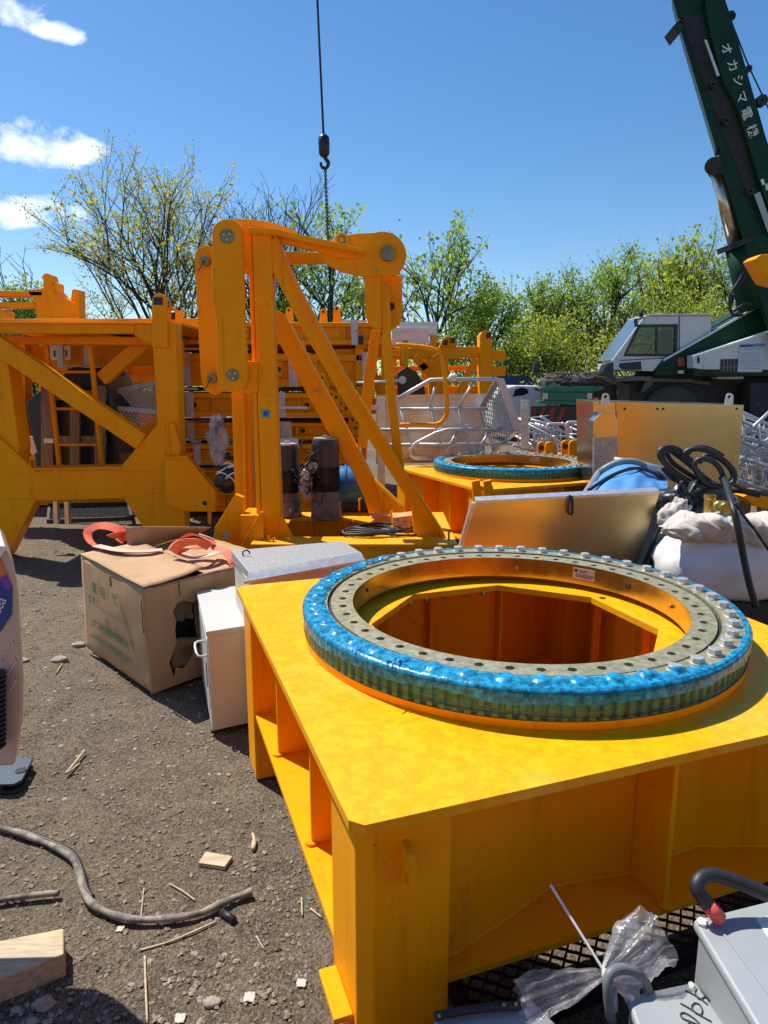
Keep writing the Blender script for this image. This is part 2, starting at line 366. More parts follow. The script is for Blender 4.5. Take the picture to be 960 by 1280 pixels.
# ---------------------------------------------------------------- ground
def gz(x,y): return .010*noise.fractal(V((x*5,y*5,2)),1,2,4)+.018*noise.noise(V((x*.9,y*.9,0)))+.03*noise.noise(V((x*.25,y*.25,4)))*min(1,max(0,(y-3)/4))-.012
def ground_mat():
    m,t,b=nt('gravelly_dirt'); co=N(t,'ShaderNodeTexCoord').outputs['Object']
    n1=noi(t,co,.55,5,.6); c=mixc(t,ramp(t,n1,.35,.68),(.064,.048,.033,1),(.158,.121,.080,1))
    n2=noi(t,co,7,6,.7); c=mixc(t,ramp(t,n2,.44,.74),c,(.225,.173,.112,1))
    n3=noi(t,co,3.1,7,.7); c=mixc(t,ramp(t,n3,.56,.72),c,(.040,.033,.027,1))
    v=N(t,'ShaderNodeTexVoronoi'); v.inputs['Scale'].default_value=170; t.links.new(co,v.inputs['Vector'])
    c=mixc(t,.48,c,mixc(t,ramp(t,v.outputs['Color'],.2,.95),(.045,.035,.026,1),(.40,.325,.23,1)))
    v2=N(t,'ShaderNodeTexVoronoi'); v2.inputs['Scale'].default_value=34; t.links.new(co,v2.inputs['Vector'])
    sel=ramp(t,v2.outputs['Color'],.86,.9); ds=ramp(t,v2.outputs['Distance'],.30,.38,(1,1,1,1),(0,0,0,1))
    sm=mm_(t,sel,ds); c=mixc(t,sm,c,(.38,.345,.30,1))
    t.links.new(c,b.inputs['Base Color']); b.inputs['Roughness'].default_value=.95; b.inputs['Specular IOR Level'].default_value=.2
    b1=N(t,'ShaderNodeBump'); b1.inputs['Strength'].default_value=.9; b1.inputs['Distance'].default_value=.012; t.links.new(noi(t,co,38,9,.75),b1.inputs['Height'])
    b2=N(t,'ShaderNodeBump'); b2.inputs['Strength'].default_value=.8; b2.inputs['Distance'].default_value=.0035; b2.invert=True; t.links.new(v.outputs['Distance'],b2.inputs['Height']); t.links.new(b1.outputs[0],b2.inputs['Normal'])
    t.links.new(b2.outputs[0],b.inputs['Normal']); return m
def mm_(t,a,b):
    n=N(t,'ShaderNodeMath',operation='MULTIPLY'); t.links.new(a,n.inputs[0]); t.links.new(b,n.inputs[1]); return n.outputs[0]
DIRT=ground_mat()
xs=[-400,-150,-60,-30,-15]+[-8+.16*i for i in range(34)]+[-2.6+.035*i for i in range(90)]+[.56+.16*i for i in range(47)]+[15,30,60,150,400]; ys=[-60,-20,-8,-3]+[-1+.16*i for i in range(13)]+[1.1+.035*i for i in range(100)]+[4.62+.16*i for i in range(86)]+[22,26,32,40,60,100,200,500,900]
mb=MB(); mb.add([(x,y,gz(x,y) if abs(x)<9 and -2<y<19 else -.012) for y in ys for x in xs],[[j*len(xs)+i,j*len(xs)+i+1,(j+1)*len(xs)+i+1,(j+1)*len(xs)+i] for j in range(len(ys)-1) for i in range(len(xs)-1)],True)
solo('ground',mb,DIRT,kind='structure')
rng=random.Random(5)
def stone(mb,x,y,s,z=None):
    z=gz(x,y) if z is None else z
    a=rng.random()*6.28; ca,sa=math.cos(a),math.sin(a); vs=[]
    for (u,v,w) in ((1,0,0),(-1,0,0),(0,1,0),(0,-1,0),(0,0,1),(0,0,-1),(.6,.6,.55),(-.6,.6,.5),(-.6,-.6,.55),(.6,-.6,.5)):
        k=s*(.75+.5*rng.random()); u*=k*1.3;v*=k;w*=k*.7
        vs.append((x+u*ca-v*sa,y+u*sa+v*ca,z+w+s*.2))
    mb.add(vs,[(4,0,6),(4,6,2),(4,2,7),(4,7,1),(4,1,8),(4,8,3),(4,3,9),(4,9,0),(0,5,2),(0,2,6),(2,5,1),(2,1,7),(1,5,3),(1,3,8),(3,5,0),(3,0,9)])
STONE=mat('grey_brown_gravel',(.24,.20,.15),.9,0,.75,35,.3,90)
mb=MB()
for i in range(9500):
    y=1.25+5.6*(rng.random()**1.7); x=-.2-y*.62*rng.random() if rng.random()<.85 else rng.uniform(-3,1)
    stone(mb,x,y,.0022+.0075*rng.random()**3)
for i in range(1500):
    y=rng.uniform(4.5,13); stone(mb,rng.uniform(-5,6),y,.008+.014*rng.random()**2)
solo('gravel',mb,STONE,'loose gravel scattered over the dirt yard','gravel',kind='stuff')
# ---------------------------------------------------------------- yellow slewing base
BC=V((.465,2.33,0)); BT=math.radians(19.5)
def rot4(p,k):
    x,y=p
    for _ in range(k): x,y=-y,x
    return (x,y)
def bw(x,y,z):  # near base local -> world
    c,s=math.cos(BT),math.sin(BT); return V((BC.x+x*c-y*s,BC.y+x*s+y*c,z))
base=thing('slewing_platform','large yellow steel slewing base in the foreground carrying the ring with white hexagon bolts','crane base',BC,'yellow slewing bases',BT)
X0,Y0,Y1=.873,.884,.832
def platepoly(x,y0,y1,c): return [(-x+c,-y0),(x-c,-y0),(x,-y0+c),(x,y1-c),(x-c,y1),(-x+c,y1),(-x,y1-c),(-x,-y0+c)]
octo=circ(0,0,.512,8,pi/8)
mb=MB(); mb.plate(platepoly(X0,Y0,Y1,.026),[octo],(0,0,.785),(1,0,0),(0,1,0),.024); part('top_plate',mb,YPL,base,local=True)
mb=MB(); mb.plate(platepoly(.845,.822,.80,.02),[circ(0,0,.56,8,pi/8)],(0,0,.30),(1,0,0),(0,1,0),.016); part('bottom_flange',mb,YEL,base,local=True)
fr=[(-.66,-.79),(-.42,-.715),(-.25,-.655),(-.13,-.664),(0,-.684),(.13,-.664),(.25,-.655),(.42,-.715),(.66,-.79)]
path=[]
for k in range(4): path+=[rot4(p,k) for p in fr]
for k in range(4):
    mb=MB(); wl=MB(); q=[rot4(p,k) for p in fr]; n=len(q)
    ins=[V((x,y,0))*(1-.012/math.hypot(x,y)) for x,y in q]
    loop=[V((x,y,.3005)) for x,y in q]+[V((p.x,p.y,.3005)) for p in ins[::-1]]
    vs=loop+[p+V((0,0,.4600)) for p in loop]; m=2*n
    mb.add(vs,[[i,(i+1)%m,m+(i+1)%m,m+i] for i in range(m)])
    part('side_web',mb,YEL,base,local=True)
    for z in (.303,.757):
        pts=[]
        for i in range(n-1):
            for t in range(14):
                a=V((*q[i],z)).lerp(V((*q[i+1],z)),t/14); pts.append(a*1.0+V((rng.uniform(-.0015,.0015),rng.uniform(-.0015,.0015),rng.uniform(-.001,.001))))
        wl.tube(pts,[.0075+.0022*math.sin(i*1.7)+rng.uniform(0,.001) for i in range(len(pts))],6)
    part('weld_seam',wl,YEL,base,local=True)
    for xr in ((0,) if k in(0,2) else (-.26,.26)):
        mb=MB(); a=V((*rot4((xr,-.686 if xr==0 else -.66),k),0)); b=V((*rot4((xr,-.815),k),0)); d=(b-a); s=V((-d.y,d.x,0)).normalized()*.008
        pz=[a-s+V((0,0,.3005)),b-s+V((0,0,.3005)),b-s+V((0,0,.755)),a-s+V((0,0,.755))]
        mb.prism(pz,s*2); part('stiffener_rib',mb,YEL,base,local=True,bevel=.002)
        mb=MB(); mb.cyl(b*1.0+V((0,0,.3005)),b+V((0,0,.309)),.02,14); part('weld_boss',mb,YEL,base,local=True)
    # interior ribs seen through the ring
    for xr in (-.3,.05,.36):
        mb=MB(); c=V((*rot4((xr,-.635),k),0)); s=V((*rot4((.006,0),k),0)); e=V((*rot4((0,-.03),k),0))
        mb.obox(c+V((0,0,.53)),s,e*.6,(0,0,.2295)); part('inner_rib',mb,YEL,base,local=True)
for sx,sy in ((-1,-1),(1,-1),(1,1),(-1,1)):
    mb=MB(); x1,x0=.852,.645; y1,y0=(.862,.64) if sy<0 else (.815,.6); c=.03
    poly=[(x0,y0),(x1,y0),(x1,y1-c),(x1-c,y1),(x0,y1)]
    poly=[(sx*x,sy*y) for x,y in poly]
    if sx*sy<0: poly=poly[::-1]
    mb.prism([V((x,y,.002)) for x,y in poly],(0,0,.758)); part('corner_post',mb,YEL,base,local=True,bevel=.004)
mb=MB() # lifting lug welded on the near post
lp=[(-.006,0),(.012,0),(.040,-.008),(.052,-.03),(.048,-.075),(.030,-.092),(.012,-.088),(-.006,-.06)]
hole=circ(.034,-.062,.012,14)
mb.plate(lp,[hole],(-.762,-.862,.715),(0,-1,0),(0,0,1),.016); part('lifting_lug',mb,YEL,base,local=True)
mb=MB(); mb.obox((-.875,-.74,.26),(.022,0,0),(0,.07,0),(0,0,.008)); mb.obox((-.858,-.74,.225),(.006,0,0),(0,.07,0),(0,0,.03)); part('angle_bracket',mb,YEL,base,local=True,bevel=.002)
mb=MB(); mb.lathe([(.63,.7855),(.744,.7855),(.744,.808),(.63,.808)],(0,0,0),96); part('mounting_rim',mb,YEL,base,local=True)
for i in range(-2,4):
    a=pi/2+i*.17+.06; mb=MB(); mb.cyl((.53*math.cos(a),.53*math.sin(a),.735),(.53*math.cos(a),.53*math.sin(a),.7605),.014,6); part('nut',mb,BOLT,base,local=True)
for k in range(2):
    a=(.32,-1.05)[k]; mb=MB(); mb.cyl((.535*math.cos(a),.535*math.sin(a),.786),(.535*math.cos(a),.535*math.sin(a),.7875),.012,14); part('bolt_hole',mb,DARK,base,local=True)
# ---------------------------------------------------------------- slewing ring
RZ=.8085; RH=.895-RZ
ring=thing('slewing_ring','big slewing ring half wrapped in torn blue film on the foreground yellow base','slewing ring',(BC.x,BC.y,RZ),'slewing rings on yellow bases',BT)
def sst(a,b,x):
    x=max(0,min(1,(x-a)/(b-a))); return x*x*(3-2*x)
def cover(th):      # th in world angle
    th=th%(2*pi); d=math.degrees(th)
    k=sst(112,150,d)*(1-sst(272,312,d)); return k
def annulus(mb,r0,r1,h,n,rh,rhole,seg=10,a_off=0):
    k=12
    for i in range(n):
        a0=2*pi*i/n+a_off; a1=a0+2*pi/n; am=(a0+a1)/2
        outer=[]
        for j in range(5): a=a0+(a1-a0)*j/4; outer.append((r1*math.cos(a),r1*math.sin(a)))
        # inner arc reversed and hole ring stitched by angle
        for j in range(5): a=a1-(a1-a0)*j/4; outer.append((r0*math.cos(a),r0*math.sin(a)))
        hl=circ(rh*math.cos(am),rh*math.sin(am),rhole,k,am)
        loops=[outer,hl]; fl=outer+hl
        tri=tessellate_polygon([[V((*p,0)) for p in l] for l in loops])
        for z,fl_ in ((h,1),(0,-1)):
            fs=[]
            for a,b,c in tri:
                A,B,C=fl[a],fl[b],fl[c]
                cr=(B[0]-A[0])*(C[1]-A[1])-(B[1]-A[1])*(C[0]-A[0])
                if cr*fl_<0: b,c=c,b
                fs.append((a,b,c))
            mb.add([V((*p,z)) for p in fl],fs)
        m=len(hl); mb.add([V((*p,h)) for p in hl]+[V((*p,0)) for p in hl],[(q,q+m,(q+1)%m+m,(q+1)%m) for q in range(m)],True)
    return mb
def wall(mb,r,z0,z1,n=192,smooth=True):
    return mb.grid(lambda u,v:V((r*math.cos(2*pi*u),r*math.sin(2*pi*u),z0+(z1-z0)*v)),n,1,smooth,True)
irace=MB(); annulus(irace,.576,.6525,RH-.004,46,.612,.0135); wall(irace,.6525,0,RH-.004)
ip=part('inner_race',irace,STEEL,ring,local=True)
mb=MB(); mb.grid(lambda u,v:V(((.576-(.006 if v==1 else 0)+(.006 if v<1 else 0)*0)*math.cos(2*pi*u),(.576-(.006 if v==1 else 0))*math.sin(2*pi*u),(0,RH-.012,RH-.004)[round(v*2)])),192,2,True,True)
mb=MB(); wall(mb,.5755,.0,RH-.0045); part('bore_wall',mb,GOLD,ip,local=True)
mb=MB(); mb.lathe([(.653,0),(.664,0),(.664,RH-.012),(.653,RH-.012)],(0,0,0),128); part('seal',mb,RUB,ring,local=True)
orace=MB(); NT=132; z0,z1=.001,RH
pr=[]
for i in range(NT):
    for fr_,r in ((0,.728),(.28,.728),(.38,.7405),(.84,.7405),(.94,.728)):
        a=2*pi*(i+fr_)/NT; pr.append((r*math.cos(a),r*math.sin(a)))
n=len(pr); gear=MB(); gear.add([V((*p,z0)) for p in pr]+[V((*p,z1-.012)) for p in pr],[(i,(i+1)%n,n+(i+1)%n,n+i) for i in range(n)])
orace.grid(lambda u,v:V(((.7405,.7405,.736,.665,.665)[round(v*4)]*math.cos(2*pi*u),(.7405,.7405,.736,.665,.665)[round(v*4)]*math.sin(2*pi*u),(z1-.012,z1-.004,z1,z1,0)[round(v*4)])),192,4,False,True)
orp=part('outer_race',orace,STEEL,ring,local=True); part('gear_teeth',gear,TOOTH,orp,local=True)
bo=None; NB=46; RB=.697
def boltmb(a,r=RB,s=1,hs=1):
    mb=MB(); c=V((r*math.cos(a),r*math.sin(a),z1)); r0=rng.random()*1.05
    mb.cyl(c,c+V((0,0,.0035)),.0225*s,20)
    h=[c+V((.0195*s*math.cos(r0+k*pi/3),.0195*s*math.sin(r0+k*pi/3),.0035)) for k in range(6)]
    mb.prism(h,(0,0,.0165*hs)); return mb
for i in range(NB): part('bolt',boltmb(2*pi*i/NB+.05,RB,1,1-.75*cover(2*pi*i/NB+.05+BT)),BOLT,ring,local=True,bevel=.0015)
# film: covers the top on the left and the front, a thin rim elsewhere
def filmtop(u,v):
    th=2*pi*u; w=th+BT; k=cover(w); nz_=noise.fractal(V((math.cos(th)*7,math.sin(th)*7,1)),1,2,4)
    kk=max(0,min(1,k+.35*nz_*(1 if .02<k<.98 else .45)))
    rin=.7285-.058*kk-.004*nz_+(.010*noise.noise(V((th*40,0,3))) if kk>.2 else 0)
    rin=max(rin,.668)
    if v<.2:
        lip=.034+.016*noise.noise(V((math.cos(th)*5,math.sin(th)*5,7)))+.006*noise.noise(V((th*30,2,7)))
        q_=1-v/.2; return V(((.7495+.0015*noise.noise(V((th*50,v*9,1))))*math.cos(th),(.7495+.0015*noise.noise(V((th*50,v*9,1))))*math.sin(th),RH-.004-lip*q_))
    v=(v-.2)/.8; r=.7485+(rin-.7485)*v
    z=RH+.003
    if r>.742: z=RH-.004*((r-.742)/.0065)
    bmp=0
    if k>.05:
        da=((th-.05)/(2*pi/NB))%1; da=min(da,1-da)*2*pi/NB*RB
        d=math.hypot(da,(r-RB)); bmp=(.0215-.0128*k)*(1-sst(0,1,max(0,d-.0185)/.015))
        bmp=max(bmp,.0045*(1-sst(0,1,abs(r-RB)/.04)))
        bmp*=sst(.04,.3,k)
    cr=noise.fractal(V((math.cos(th)*26,math.sin(th)*26,r*110)),1,2,6)
    z+=bmp+((.0010+.0012*kk)*max(-.3,cr)+.0016*kk*noise.noise(V((th*9,r*150,4)))+.0010*kk*abs(noise.noise(V((th*55+r*60,r*40,6)))))*min(1,v*5)
    return V((r*math.cos(th),r*math.sin(th),z))
mb=MB(); mb.grid(filmtop,1400,20,True,True); fp=part('plastic_wrap',mb,FILMT,ring,local=True)
def filmside(u,v):
    th=2*pi*u; z=.0012+(RH-.009)*v
    r=.7445+.0035*noise.noise(V((math.cos(th)*3,math.sin(th)*3,v*14)))+.0018*noise.noise(V((th*60,v*3,2)))+.006*v**6
    return V((r*math.cos(th),r*math.sin(th),z))
mb=MB(); mb.grid(filmside,900,14,True,True); part('wrap_side',mb,FILMS,fp,local=True)
mb=MB()
for j in range(1):
    zc=.012+.009*j*1.3; pts=[]
    for i in range(180):
        a=2*pi*i/180; pts.append(V(((.7475+.001*math.sin(i))*math.cos(a),.7475*math.sin(a),zc+.006*math.sin(a*2+j*1.3)+.003*noise.noise(V((a*3,j,0))))))
    mb.tube(pts,.0009+.0004*(j%2),5,True)
part('wrap_cord',mb,BLK,fp,local=True)
mb=MB()
for i in range(26):  # loose torn shreds on the left edge
    a=math.radians(rng.uniform(150,235))-BT; r=rng.uniform(.70,.752); p=V((r*math.cos(a),r*math.sin(a),RH+rng.uniform(.0,.012)))
    d=V((rng.uniform(-1,1),rng.uniform(-1,1),rng.uniform(-.3,.5))).normalized(); pts=[p]
    for k in range(4): d=(d+V((rng.uniform(-.5,.5),rng.uniform(-.5,.5),rng.uniform(-.5,.3)))).normalized(); pts.append(pts[-1]+d*.012)
    w=V((-d.y,d.x,.3))*.006
    mb.add([q+w*(1-.2*k) for k,q in enumerate(pts)]+[q-w*(1-.2*k) for k,q in enumerate(pts)],[(k,k+1,6+k,5+k) for k in range(4)],True)
part('film_shreds',mb,FILMT,fp,local=True,kind='stuff')
# bore fittings
def onbore(px,py,z):
    p=P(px,py,Z=z); d=V((p.x-BC.x,p.y-BC.y,0)); a=math.atan2(d.y,d.x)-BT; return a
a=onbore(727,719,.856); e=V((math.cos(a),math.sin(a),0)); tx=V((math.sin(a),-math.cos(a),0)); c=e*.5735+V((0,0,.046))
mb=MB(); mb.obox(c,tx*.048,V((0,0,.023)),e*.0012); dp=part('data_plate',mb,mat('name_plate_metal',(.60,.50,.44),.45,.3,.1,30),ring,local=True)
mb=MB()
mb.add([c-e*.0019+tx*(-.034+.008*math.cos(q*pi/6))+V((0,0,.011+.007*math.sin(q*pi/6))) for q in range(12)],[list(range(12))])
for k,(x0_,x1_) in enumerate(((-.020,.018),(-.020,.004),(-.034,.040),(-.034,.040),(-.034,.028))):
    z_=(.014,.007,-.003,-.009,-.015)[k]; x_=x0_
    while x_<x1_:
        L=rng.uniform(.003,.009); mb.obox(c-e*.0016+tx*(x_+L/2)+V((0,0,z_)),tx*L/2,V((0,0,.0016)),e*.0003); x_+=L+.0018
part('printed_lines',mb,MARK,dp,local=True)
for (px,py,m_,r_) in ((646,710,ORG_,.008),(805,757,ORG_,.008),(777,733,DARK,.013),(470,738,DARK,.008)):
    a=onbore(px,py,.856); e=V((math.cos(a),math.sin(a),0)); c=e*.5755+V((0,0,.043)); mb=MB(); mb.cyl(c,c-e*(.010 if m_ is ORG_ else .003),r_,14); part('grease_plug',mb,m_,ring,local=True)
# second base and ring farther back
FC=V((1.235,6.64,0)); FT=math.radians(24)
def dup_into(root,loc,rz,label): return dup(root,loc,rz,label)
b2=dup(base,FC,FT,'yellow steel slewing base in the middle distance behind the leaning metal cover')
r2=dup(ring,(FC.x,FC.y,RZ),FT,'farther slewing ring wrapped in dark blue film below the aluminium railing')
# lugs on the far base's front corner
for (px,py) in ((601,611),):
    mb=MB(); p=P(px-12,598,5.42); 
    for dx in (0,.12): mb.prism(PP([(590+dx*120,602),(600+dx*120,600),(602+dx*120,626),(592+dx*120,628)],5.40),(0,.05,0))
    mb.cyl(P(590,610,5.42),P(616,610,5.42),.018,12)
    solo('clamp_lug',mb,YEL,'small yellow double lug at the front corner of the farther slewing base','lug',bevel=.003)
# ---------------------------------------------------------------- black expanded-metal step under the front edge
A=P(596,1222,Z=.14); B=P(905,1108,Z=.14); u=(B-A).normalized(); w=V((u.y,-u.x,0)); L=(B-A).length+.25; A=A-u*.06-w*.10; Wd=.235
t_=thing('expanded_metal_step','black expanded metal step panel lying under the front edge of the foreground base','step panel',(A.x,A.y,0))
mb=MB(); na=int(L/.05); nb=int(Wd/.045)
for j in range(nb):
    for sgn in (0,1):
        pts=[]
        for i in range(na*2+1):
            off=.5*(i%2) if (sgn==0) else 1-.5*(i%2)
            pts.append(A+u*(i*L/(na*2))+w*((j+off)*Wd/nb)+V((0,0,.0025*((i+sgn)%2))))
        for i in range(len(pts)-1): mb.beam(pts[i],pts[i+1],.006,.006)
part('mesh_panel',mb,BLK,t_)
mb=MB()
for (a_,b_) in ((A,A+u*L),(A+w*Wd,A+u*L+w*Wd),(A,A+w*Wd),(A+u*L,A+u*L+w*Wd)): mb.beam(a_-V((0,0,.02)),b_-V((0,0,.02)),.03,.04)
for k in (.05,.95):
    q=A+u*L*k
    for ww in (0,Wd): mb.beam(q+w*ww-V((0,0,.04)),V(((q+w*ww).x,(q+w*ww).y,0)),.03,.03)
part('frame',mb,BLK,t_)
def bp(pts,Y,d,mb=None,vx=0):
    mb=mb or MB(); return mb.prism(PP(pts,Y),(vx*d,d,0))
def disc(px,py,r,n=18,a0=0,a1=2*pi): return [(px+r*math.cos(a0+(a1-a0)*i/n),py+r*math.sin(a0+(a1-a0)*i/n)) for i in range(n+(0 if a1-a0>6.2 else 1))]
def rot_(pts): return pts
def pin(mb,px,py,Y,r,l=.03,n=20): c=P(px,py,Y); mb.cyl(c-V((0,l,0)),c+V((0,.02,0)),r,n); return mb
def pxm(Y): return Y/F*1.0
def rpoly(x0,y0,x1,y1): return [(x0,y0),(x1,y0),(x1,y1),(x0,y1)]
ZINCP=mat('greenish_zinc_pin',(.20,.22,.12),.45,.5,.3,25,.1,80)
# ---------------------------------------------------------------- A-frame on its sub-frame
Yn,Yf=4.70,5.50
af=thing('crane_a_frame','tall yellow A-frame with twin link plates and a blue sticker on its post','crane frame',(P(330,690,Yn).x,5.1,0))
ps=lambda name,pts,Y,d,m=YEL,bev=.006: part(name,bp(pts,Y,d),m,af,bevel=bev)
# near side
ps('post',[(315,288),(339,288),(345,500),(353,690),(329,690),(322,500)],Yn,.13)
ps('post_flange',[(302,276),(314.5,284),(321.5,500),(328.5,690),(322,690),(314,420),(311,345),(303,340)],Yn+.02,.20)
ps('strut',[(339,300),(345,292),(370,351),(402,410),(432,469),(480,545),(517,608),(556,668),(548,690),(520,690),(514,632),(470,563),(432,505),(385,425),(339,337)],Yn+.01,.10)
ps('strut_cap',[(345,292),(370,351),(402,410),(432,469),(480,545),(517,608),(556,668),(552,670),(513,610),(476,547),(428,471),(398,412),(366,352)],Yn-.03,.16,YEL,.003)
ps('top_chord',[(310,284),(345,286),(400,298),(454,311),(454,316),(400,306),(345,293),(310,291)],Yn-.05,.24)
ps('chord_web',[(314,291.5),(345,293.5),(400,306.5),(452,316.5),(450,323),(420,323),(392,312),(352,304),(339,302),(314,300)],Yn+.03,.05)
ps('upper_link_arm',[(290,273.5),(318,274),(345,279),(369,288),(372,292),(345,286),(310,283.5)],Yn+.14,.30)
ps('head_plate',[(404,310),(410,303),(420,296),(447,291.5)]+disc(478,319,30,14,-1.9,1.05)+[(486,344),(454,346),(428,340),(412,333),(404,326)],Yn+.05,.035)
ps('head_plate',[(408,312),(420,297),(447,293)]+disc(478,319,27,14,-1.9,1.05)+[(486,342),(454,344),(428,338)],Yn+.26,.035)
ps('lifting_eye',disc(427,300,9.5,14,2.6,6.6)+[(440,312),(416,312)],Yn+.035,.014)
mb=MB(); c=P(427,300,Yn+.035); mb.lathe([(.018,-.006),(.030,-.006),(.030,-.001),(.018,-.001)],c,20,'y'); part('eye_bush',mb,ZINCP,af)
ps('hanging_link',[(455,344),(476,344),(476,412)]+disc(476,393,19,8,1.4,2.6)+[(457,395)],Yn+.07,.03)
ps('hanging_link',[(470,344),(503,344),(503,393)]+disc(484,394,19,10,.1,2.6)+[(468,395)],Yn+.21,.03)
mb=MB(); pin(mb,485,317.5,Yn+.05,.050,.035); part('head_pin',mb,ZINCP,af,bevel=.004)
mb=MB(); c=P(485,317.5,Yn+.05); mb.lathe([(.050,-.004),(.064,-.004),(.064,.0),(.050,.0)],c,28,'y'); part('pin_collar',mb,YEL,af)
mb=MB(); c=P(489,383,Yn+.21); mb.cyl(c-V((0,.004,0)),c,.026,16); part('pin_hole',mb,DARK,af)
ps('slim_leg',[(473,344),(486,344),(489,420),(495,500),(506,590),(494,590),(484,500),(478,430)],Yn+.10,.07)
ps('slim_leg',[(464,413),(476,413),(469,470),(459,560),(447,560),(455,470)],Yf-.15,.07)
# twin links on the left
ps('link_plate',[(265,300)]+disc(284,293,19.5,14,pi+.2,2*pi-.2)+[(303,300),(306,400),(309.5,470)]+disc(291,471,19,12,.1,pi-.1)+[(271.5,470),(270,400),(267,385),(267,376),(265,374)],Yn-.10,.05)
ps('link_plate',[(243,322)]+disc(257,321,14,10,pi,2*pi-.2)+[(271,322),(271,400),(281,488),(268,494),(255,487),(251,470),(247,400)],Yn+.42,.06)
for (x,y,Y,r) in ((284,295.5,Yn-.10,.046),(291,469,Yn-.10,.042)):
    mb=MB(); pin(mb,x,y,Y,r,.006); part('link_pin',mb,ZINCP,af,bevel=.003)
    mb=MB(); c=P(x,y,Y)-V((0,.008,0))
    for k in range(3):
        a=k*2.1+.6; mb.cyl(c+V((.022*math.cos(a),-.004,.022*math.sin(a))),c+V((.022*math.cos(a),.002,.022*math.sin(a))),.006,8)
    part('keeper_bolt',mb,BOLT,af)
for (x,y) in ((258,327),(266.5,473)):
    mb=MB(); pin(mb,x,y,Yn+.42,.034,.05); part('link_pin',mb,ZINCP,af,bevel=.003)
    mb=MB(); c=P(x,y,Yn+.42)-V((0,.05,0)); mb.tube([c,c+V((-.02,-.01,-.03)),c+V((-.035,-.01,-.06)),c+V((-.05,-.01,-.075))],.004,6); part('split_pin',mb,BLK,af)
mb=MB(); mb.cyl(P(284,295.5,Yn-.05),P(284,295.5,Yn-.05)+V((0,.5,0)),.04,16); mb.cyl(P(291,469,Yn-.05),P(291,469,Yn-.05)+V((0,.5,0)),.04,16); part('pin_shaft',mb,YEL,af)
ps('link_bracket',[(303,450),(321,452),(322,490),(303,492)],Yn-.04,.20)
# far side
ps('far_post',[(289,484),(311,484),(316,654),(295,654)],Yf-.25,.16)
ps('far_post_flange',[(301,484),(305,484),(309,654),(304,654)],Yf-.30,.05)
ps('strut',[(339,385),(355,392),(432,530),(468,599),(503,632),(508,641),(461,641),(455,622),(440,589),(404,530),(342,416)],Yf-.12,.10)
ps('strut_stiffener',[(468,601),(500,632),(504,640),(480,640)],Yf-.16,.039,YEL,.002)
ps('far_chord',[(340,313),(408,316),(412,327),(345,329)],Yf-.2,.10)
# sub-frame
zt=.575; x0=P(322,700,4.6).x; x1=P(560,700,4.6).x
mb=MB(); mb.box((x0,4.50,.06),(x1,4.52,zt-.02)); part('front_beam',mb,YEL,af,bevel=.004)
mb=MB(); mb.plate([(x0-.02,4.47),(x1+.05,4.47),(x1+.05,5.62),(x0-.02,5.62)],[[(x0+.14,4.70),(x0+.80,4.70),(x0+.88,4.82),(x0+.88,4.95),(x0+.62,5.34),(x0+.14,5.34)]],(0,0,zt),(1,0,0),(0,1,0),.02); part('deck_plate',mb,YPL,af)
mb=MB(); mb.box((x0,5.36,.06),(x1,5.38,zt-.021)); mb.box((x0+.05,5.58,.06),(x1,5.6,zt-.021)); part('back_beam',mb,YEL,af,bevel=.004)
mb=MB(); mb.box((x0,4.521,.06),(x0+.02,5.359,zt-.021)); mb.box((x1-.02,4.521,.06),(x1,5.359,zt-.021)); part('end_beam',mb,YEL,af)
for x in (x0+.30,x0+.52,x0+.72): mb=MB(); mb.box((x,5.30,.3),(x+.012,5.359,zt-.022)); part('deck_rib',mb,YEL,af)
ps('foot_plate',[(294,618),(304,622),(306,690),(285,690)]+disc(283,672,16,10,1.2,3.5)+[(268,660)],Yn+.05,.06)
mb=MB(); c=P(283,669,Yn+.05); mb.lathe([(.028,-.016),(.055,-.016),(.055,-.001),(.028,-.001)],c,24,'y'); part('pin_boss',mb,YEL,af,bevel=.003)
mb=MB(); c=P(283,669,Yn+.05); mb.cyl(c-V((0,.012,0)),c+V((0,.08,0)),.026,16); part('foot_pin',mb,BOLT,af)
mb=MB(); mb.box((P(300,690,4.6).x,4.66,zt+.001),(P(328,690,4.6).x,4.95,zt+.16)); part('foot_box',mb,YEL,af)
ps('gusset',[(325,640),(329,640),(330,692),(300,692),(299,686)],Yn-.10,.02,YEL,.003)
ps('gusset',[(349,645),(353,645),(371,680),(371,692),(352,692)],Yn-.02,.02,YEL,.003)
mb=MB()
for (x,y) in ((336,668),(342,671),(361,670),(384,672)): c=P(x,y+6,4.56); mb.cyl(c-V((0,0,.03)),c+V((0,0,.03)),.006,8); mb.box(c+V((-.012,-.006,.02)),c+V((.012,.006,.03)))
part('hook_bolt',mb,YEL,af)
mb=MB()
for (x,y,Y) in ((449,628,5.5),(477,640,5.2),(489,644,5.1),(547,665,4.7),(561,668,4.6)):
    c=P(x,y,Y); mb.tube([c-V((0,0,.07)),c+V((0,0,.03)),c+V((.02,0,.03))],.008,8)
part('hook_bolt',mb,YEL,af)
mb=MB(); mb.box(P(328,517,Yn)+V((-.005,-.0035,-.027)),P(328,517,Yn)+V((.052,-.002,.027))); st=part('sticker',mb,mat('sticker_cyan',(.02,.36,.50),.5,0,.1,30),af)
mb=MB(); c=P(328,517,Yn); mb.box(c+V((.010,-.0055,-.014)),c+V((.036,-.0045,.014))); part('sticker_mark',mb,BLUEI,st)
